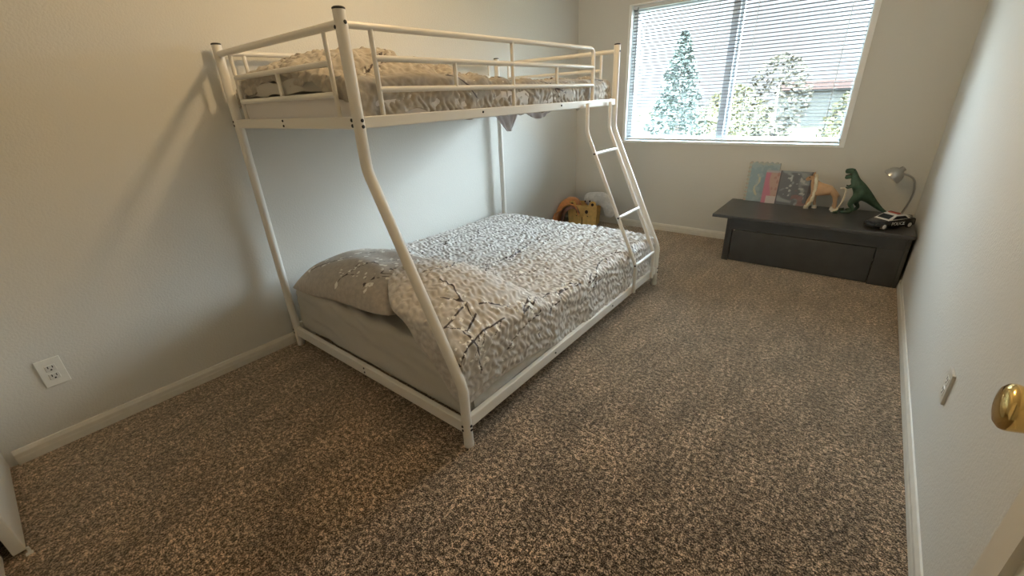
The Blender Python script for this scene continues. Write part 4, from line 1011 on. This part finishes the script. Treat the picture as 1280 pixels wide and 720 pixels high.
# ---------------------------------------------------------------- outside the window
struct(obj('ground_outside', B(-60, 60, D+2.0, 120, -3.2, -3.0), M['lawn']), 'pale dry grass far below the window')
def tree(label, loc, h, rad, m, n, cone=True, group=None, name='tree', cat='tree', z0=0.15, tr=0.12):
    t = thing(name, label, cat, loc, 0, group)
    obj('trunk', T([(0, 0, 0), (0.05, 0, h*0.5), (0, 0, h*0.93)], [tr, tr*0.6, 0.02], seg=10), M['trunk'], t, True)
    bm = bmesh.new()
    for i in range(n):
        f = random.random()
        if cone: zz = h*(z0+(1-z0)*f); rr = rad*(1-f)**0.8*random.random()**0.5+0.03
        else:
            a_ = math.acos(2*random.random()-1); zz = h*(z0+(1-z0)*(0.5+0.5*math.cos(a_))); rr = rad*math.sin(a_)*random.random()**0.4
        an = random.uniform(0, 2*PI); c_ = Vector((rr*math.cos(an), rr*math.sin(an), zz)); s_ = random.uniform(0.04, 0.10)*(1 if cone else 1.2)
        a1 = Vector((random.gauss(0, 1), random.gauss(0, 1), random.gauss(0, 0.5))).normalized(); a2 = a1.cross(Vector((random.gauss(0, 1), random.gauss(0, 1), random.gauss(0, 1)))).normalized()
        bm.faces.new([bm.verts.new(c_+a1*s_*p_+a2*s_*0.6*q_) for p_, q_ in ((-1, 0), (0, -1), (1, 0), (0, 1))])
    obj('foliage', bm, m, t)
    return t
random.seed(21)
tree('pointed pale conifer seen through the left window pane', (-2.55, 15.0, -3.0), 5.9, 1.5, M['leaf_pale'], 4200)
tree('russet bare-topped tree seen through the right window pane', (-0.45, 19.0, -3.0), 5.25, 1.1, M['leaf_brown'], 1100, False, z0=0.45)
for x_, y_, h_, rd_, m_, lb in ((-6.8, 17, 3.9, 1.6, 'leaf_pale', 'low grey-green shrub left of the pointed conifer'), (-2.6, 22.5, 4.35, 1.6, 'leaf_hedge', 'yellow-green shrub just right of the pointed conifer'),
        (2.3, 20.5, 4.3, 1.5, 'leaf_hedge', 'yellow-green shrub right of the russet tree'), (5.6, 22, 4.5, 1.6, 'leaf_hedge', 'yellow-green shrub at the far right of the window view'),
        (-4.9, 20.5, 4.0, 1.0, 'leaf_pale', 'grey-green shrub behind the pointed conifer')):
    tree(lb, (x_, y_, -3.0), h_, rd_, M[m_], 2600, False, name='shrub', cat='shrub', z0=0.05, tr=0.05)
hsn = thing('house', 'distant low house with a red roof beyond the shrubs', 'house', (-3.2, 62, -3.0))
obj('house_wall', B(-3.4, 3.4, -3, 3, 0, 3.7), M['stucco'], hsn)
bm = bmesh.new(); vs = [bm.verts.new(q) for q in ((-3.8, -3.4, 3.7), (3.8, -3.4, 3.7), (3.8, 3.4, 3.7), (-3.8, 3.4, 3.7), (-3.8, 0, 4.5), (3.8, 0, 4.5))]
for f in ((0, 1, 5, 4), (2, 3, 4, 5), (0, 4, 3), (1, 2, 5), (3, 2, 1, 0)): bm.faces.new([vs[i] for i in f])
obj('house_roof', bm, M['roof'], hsn)
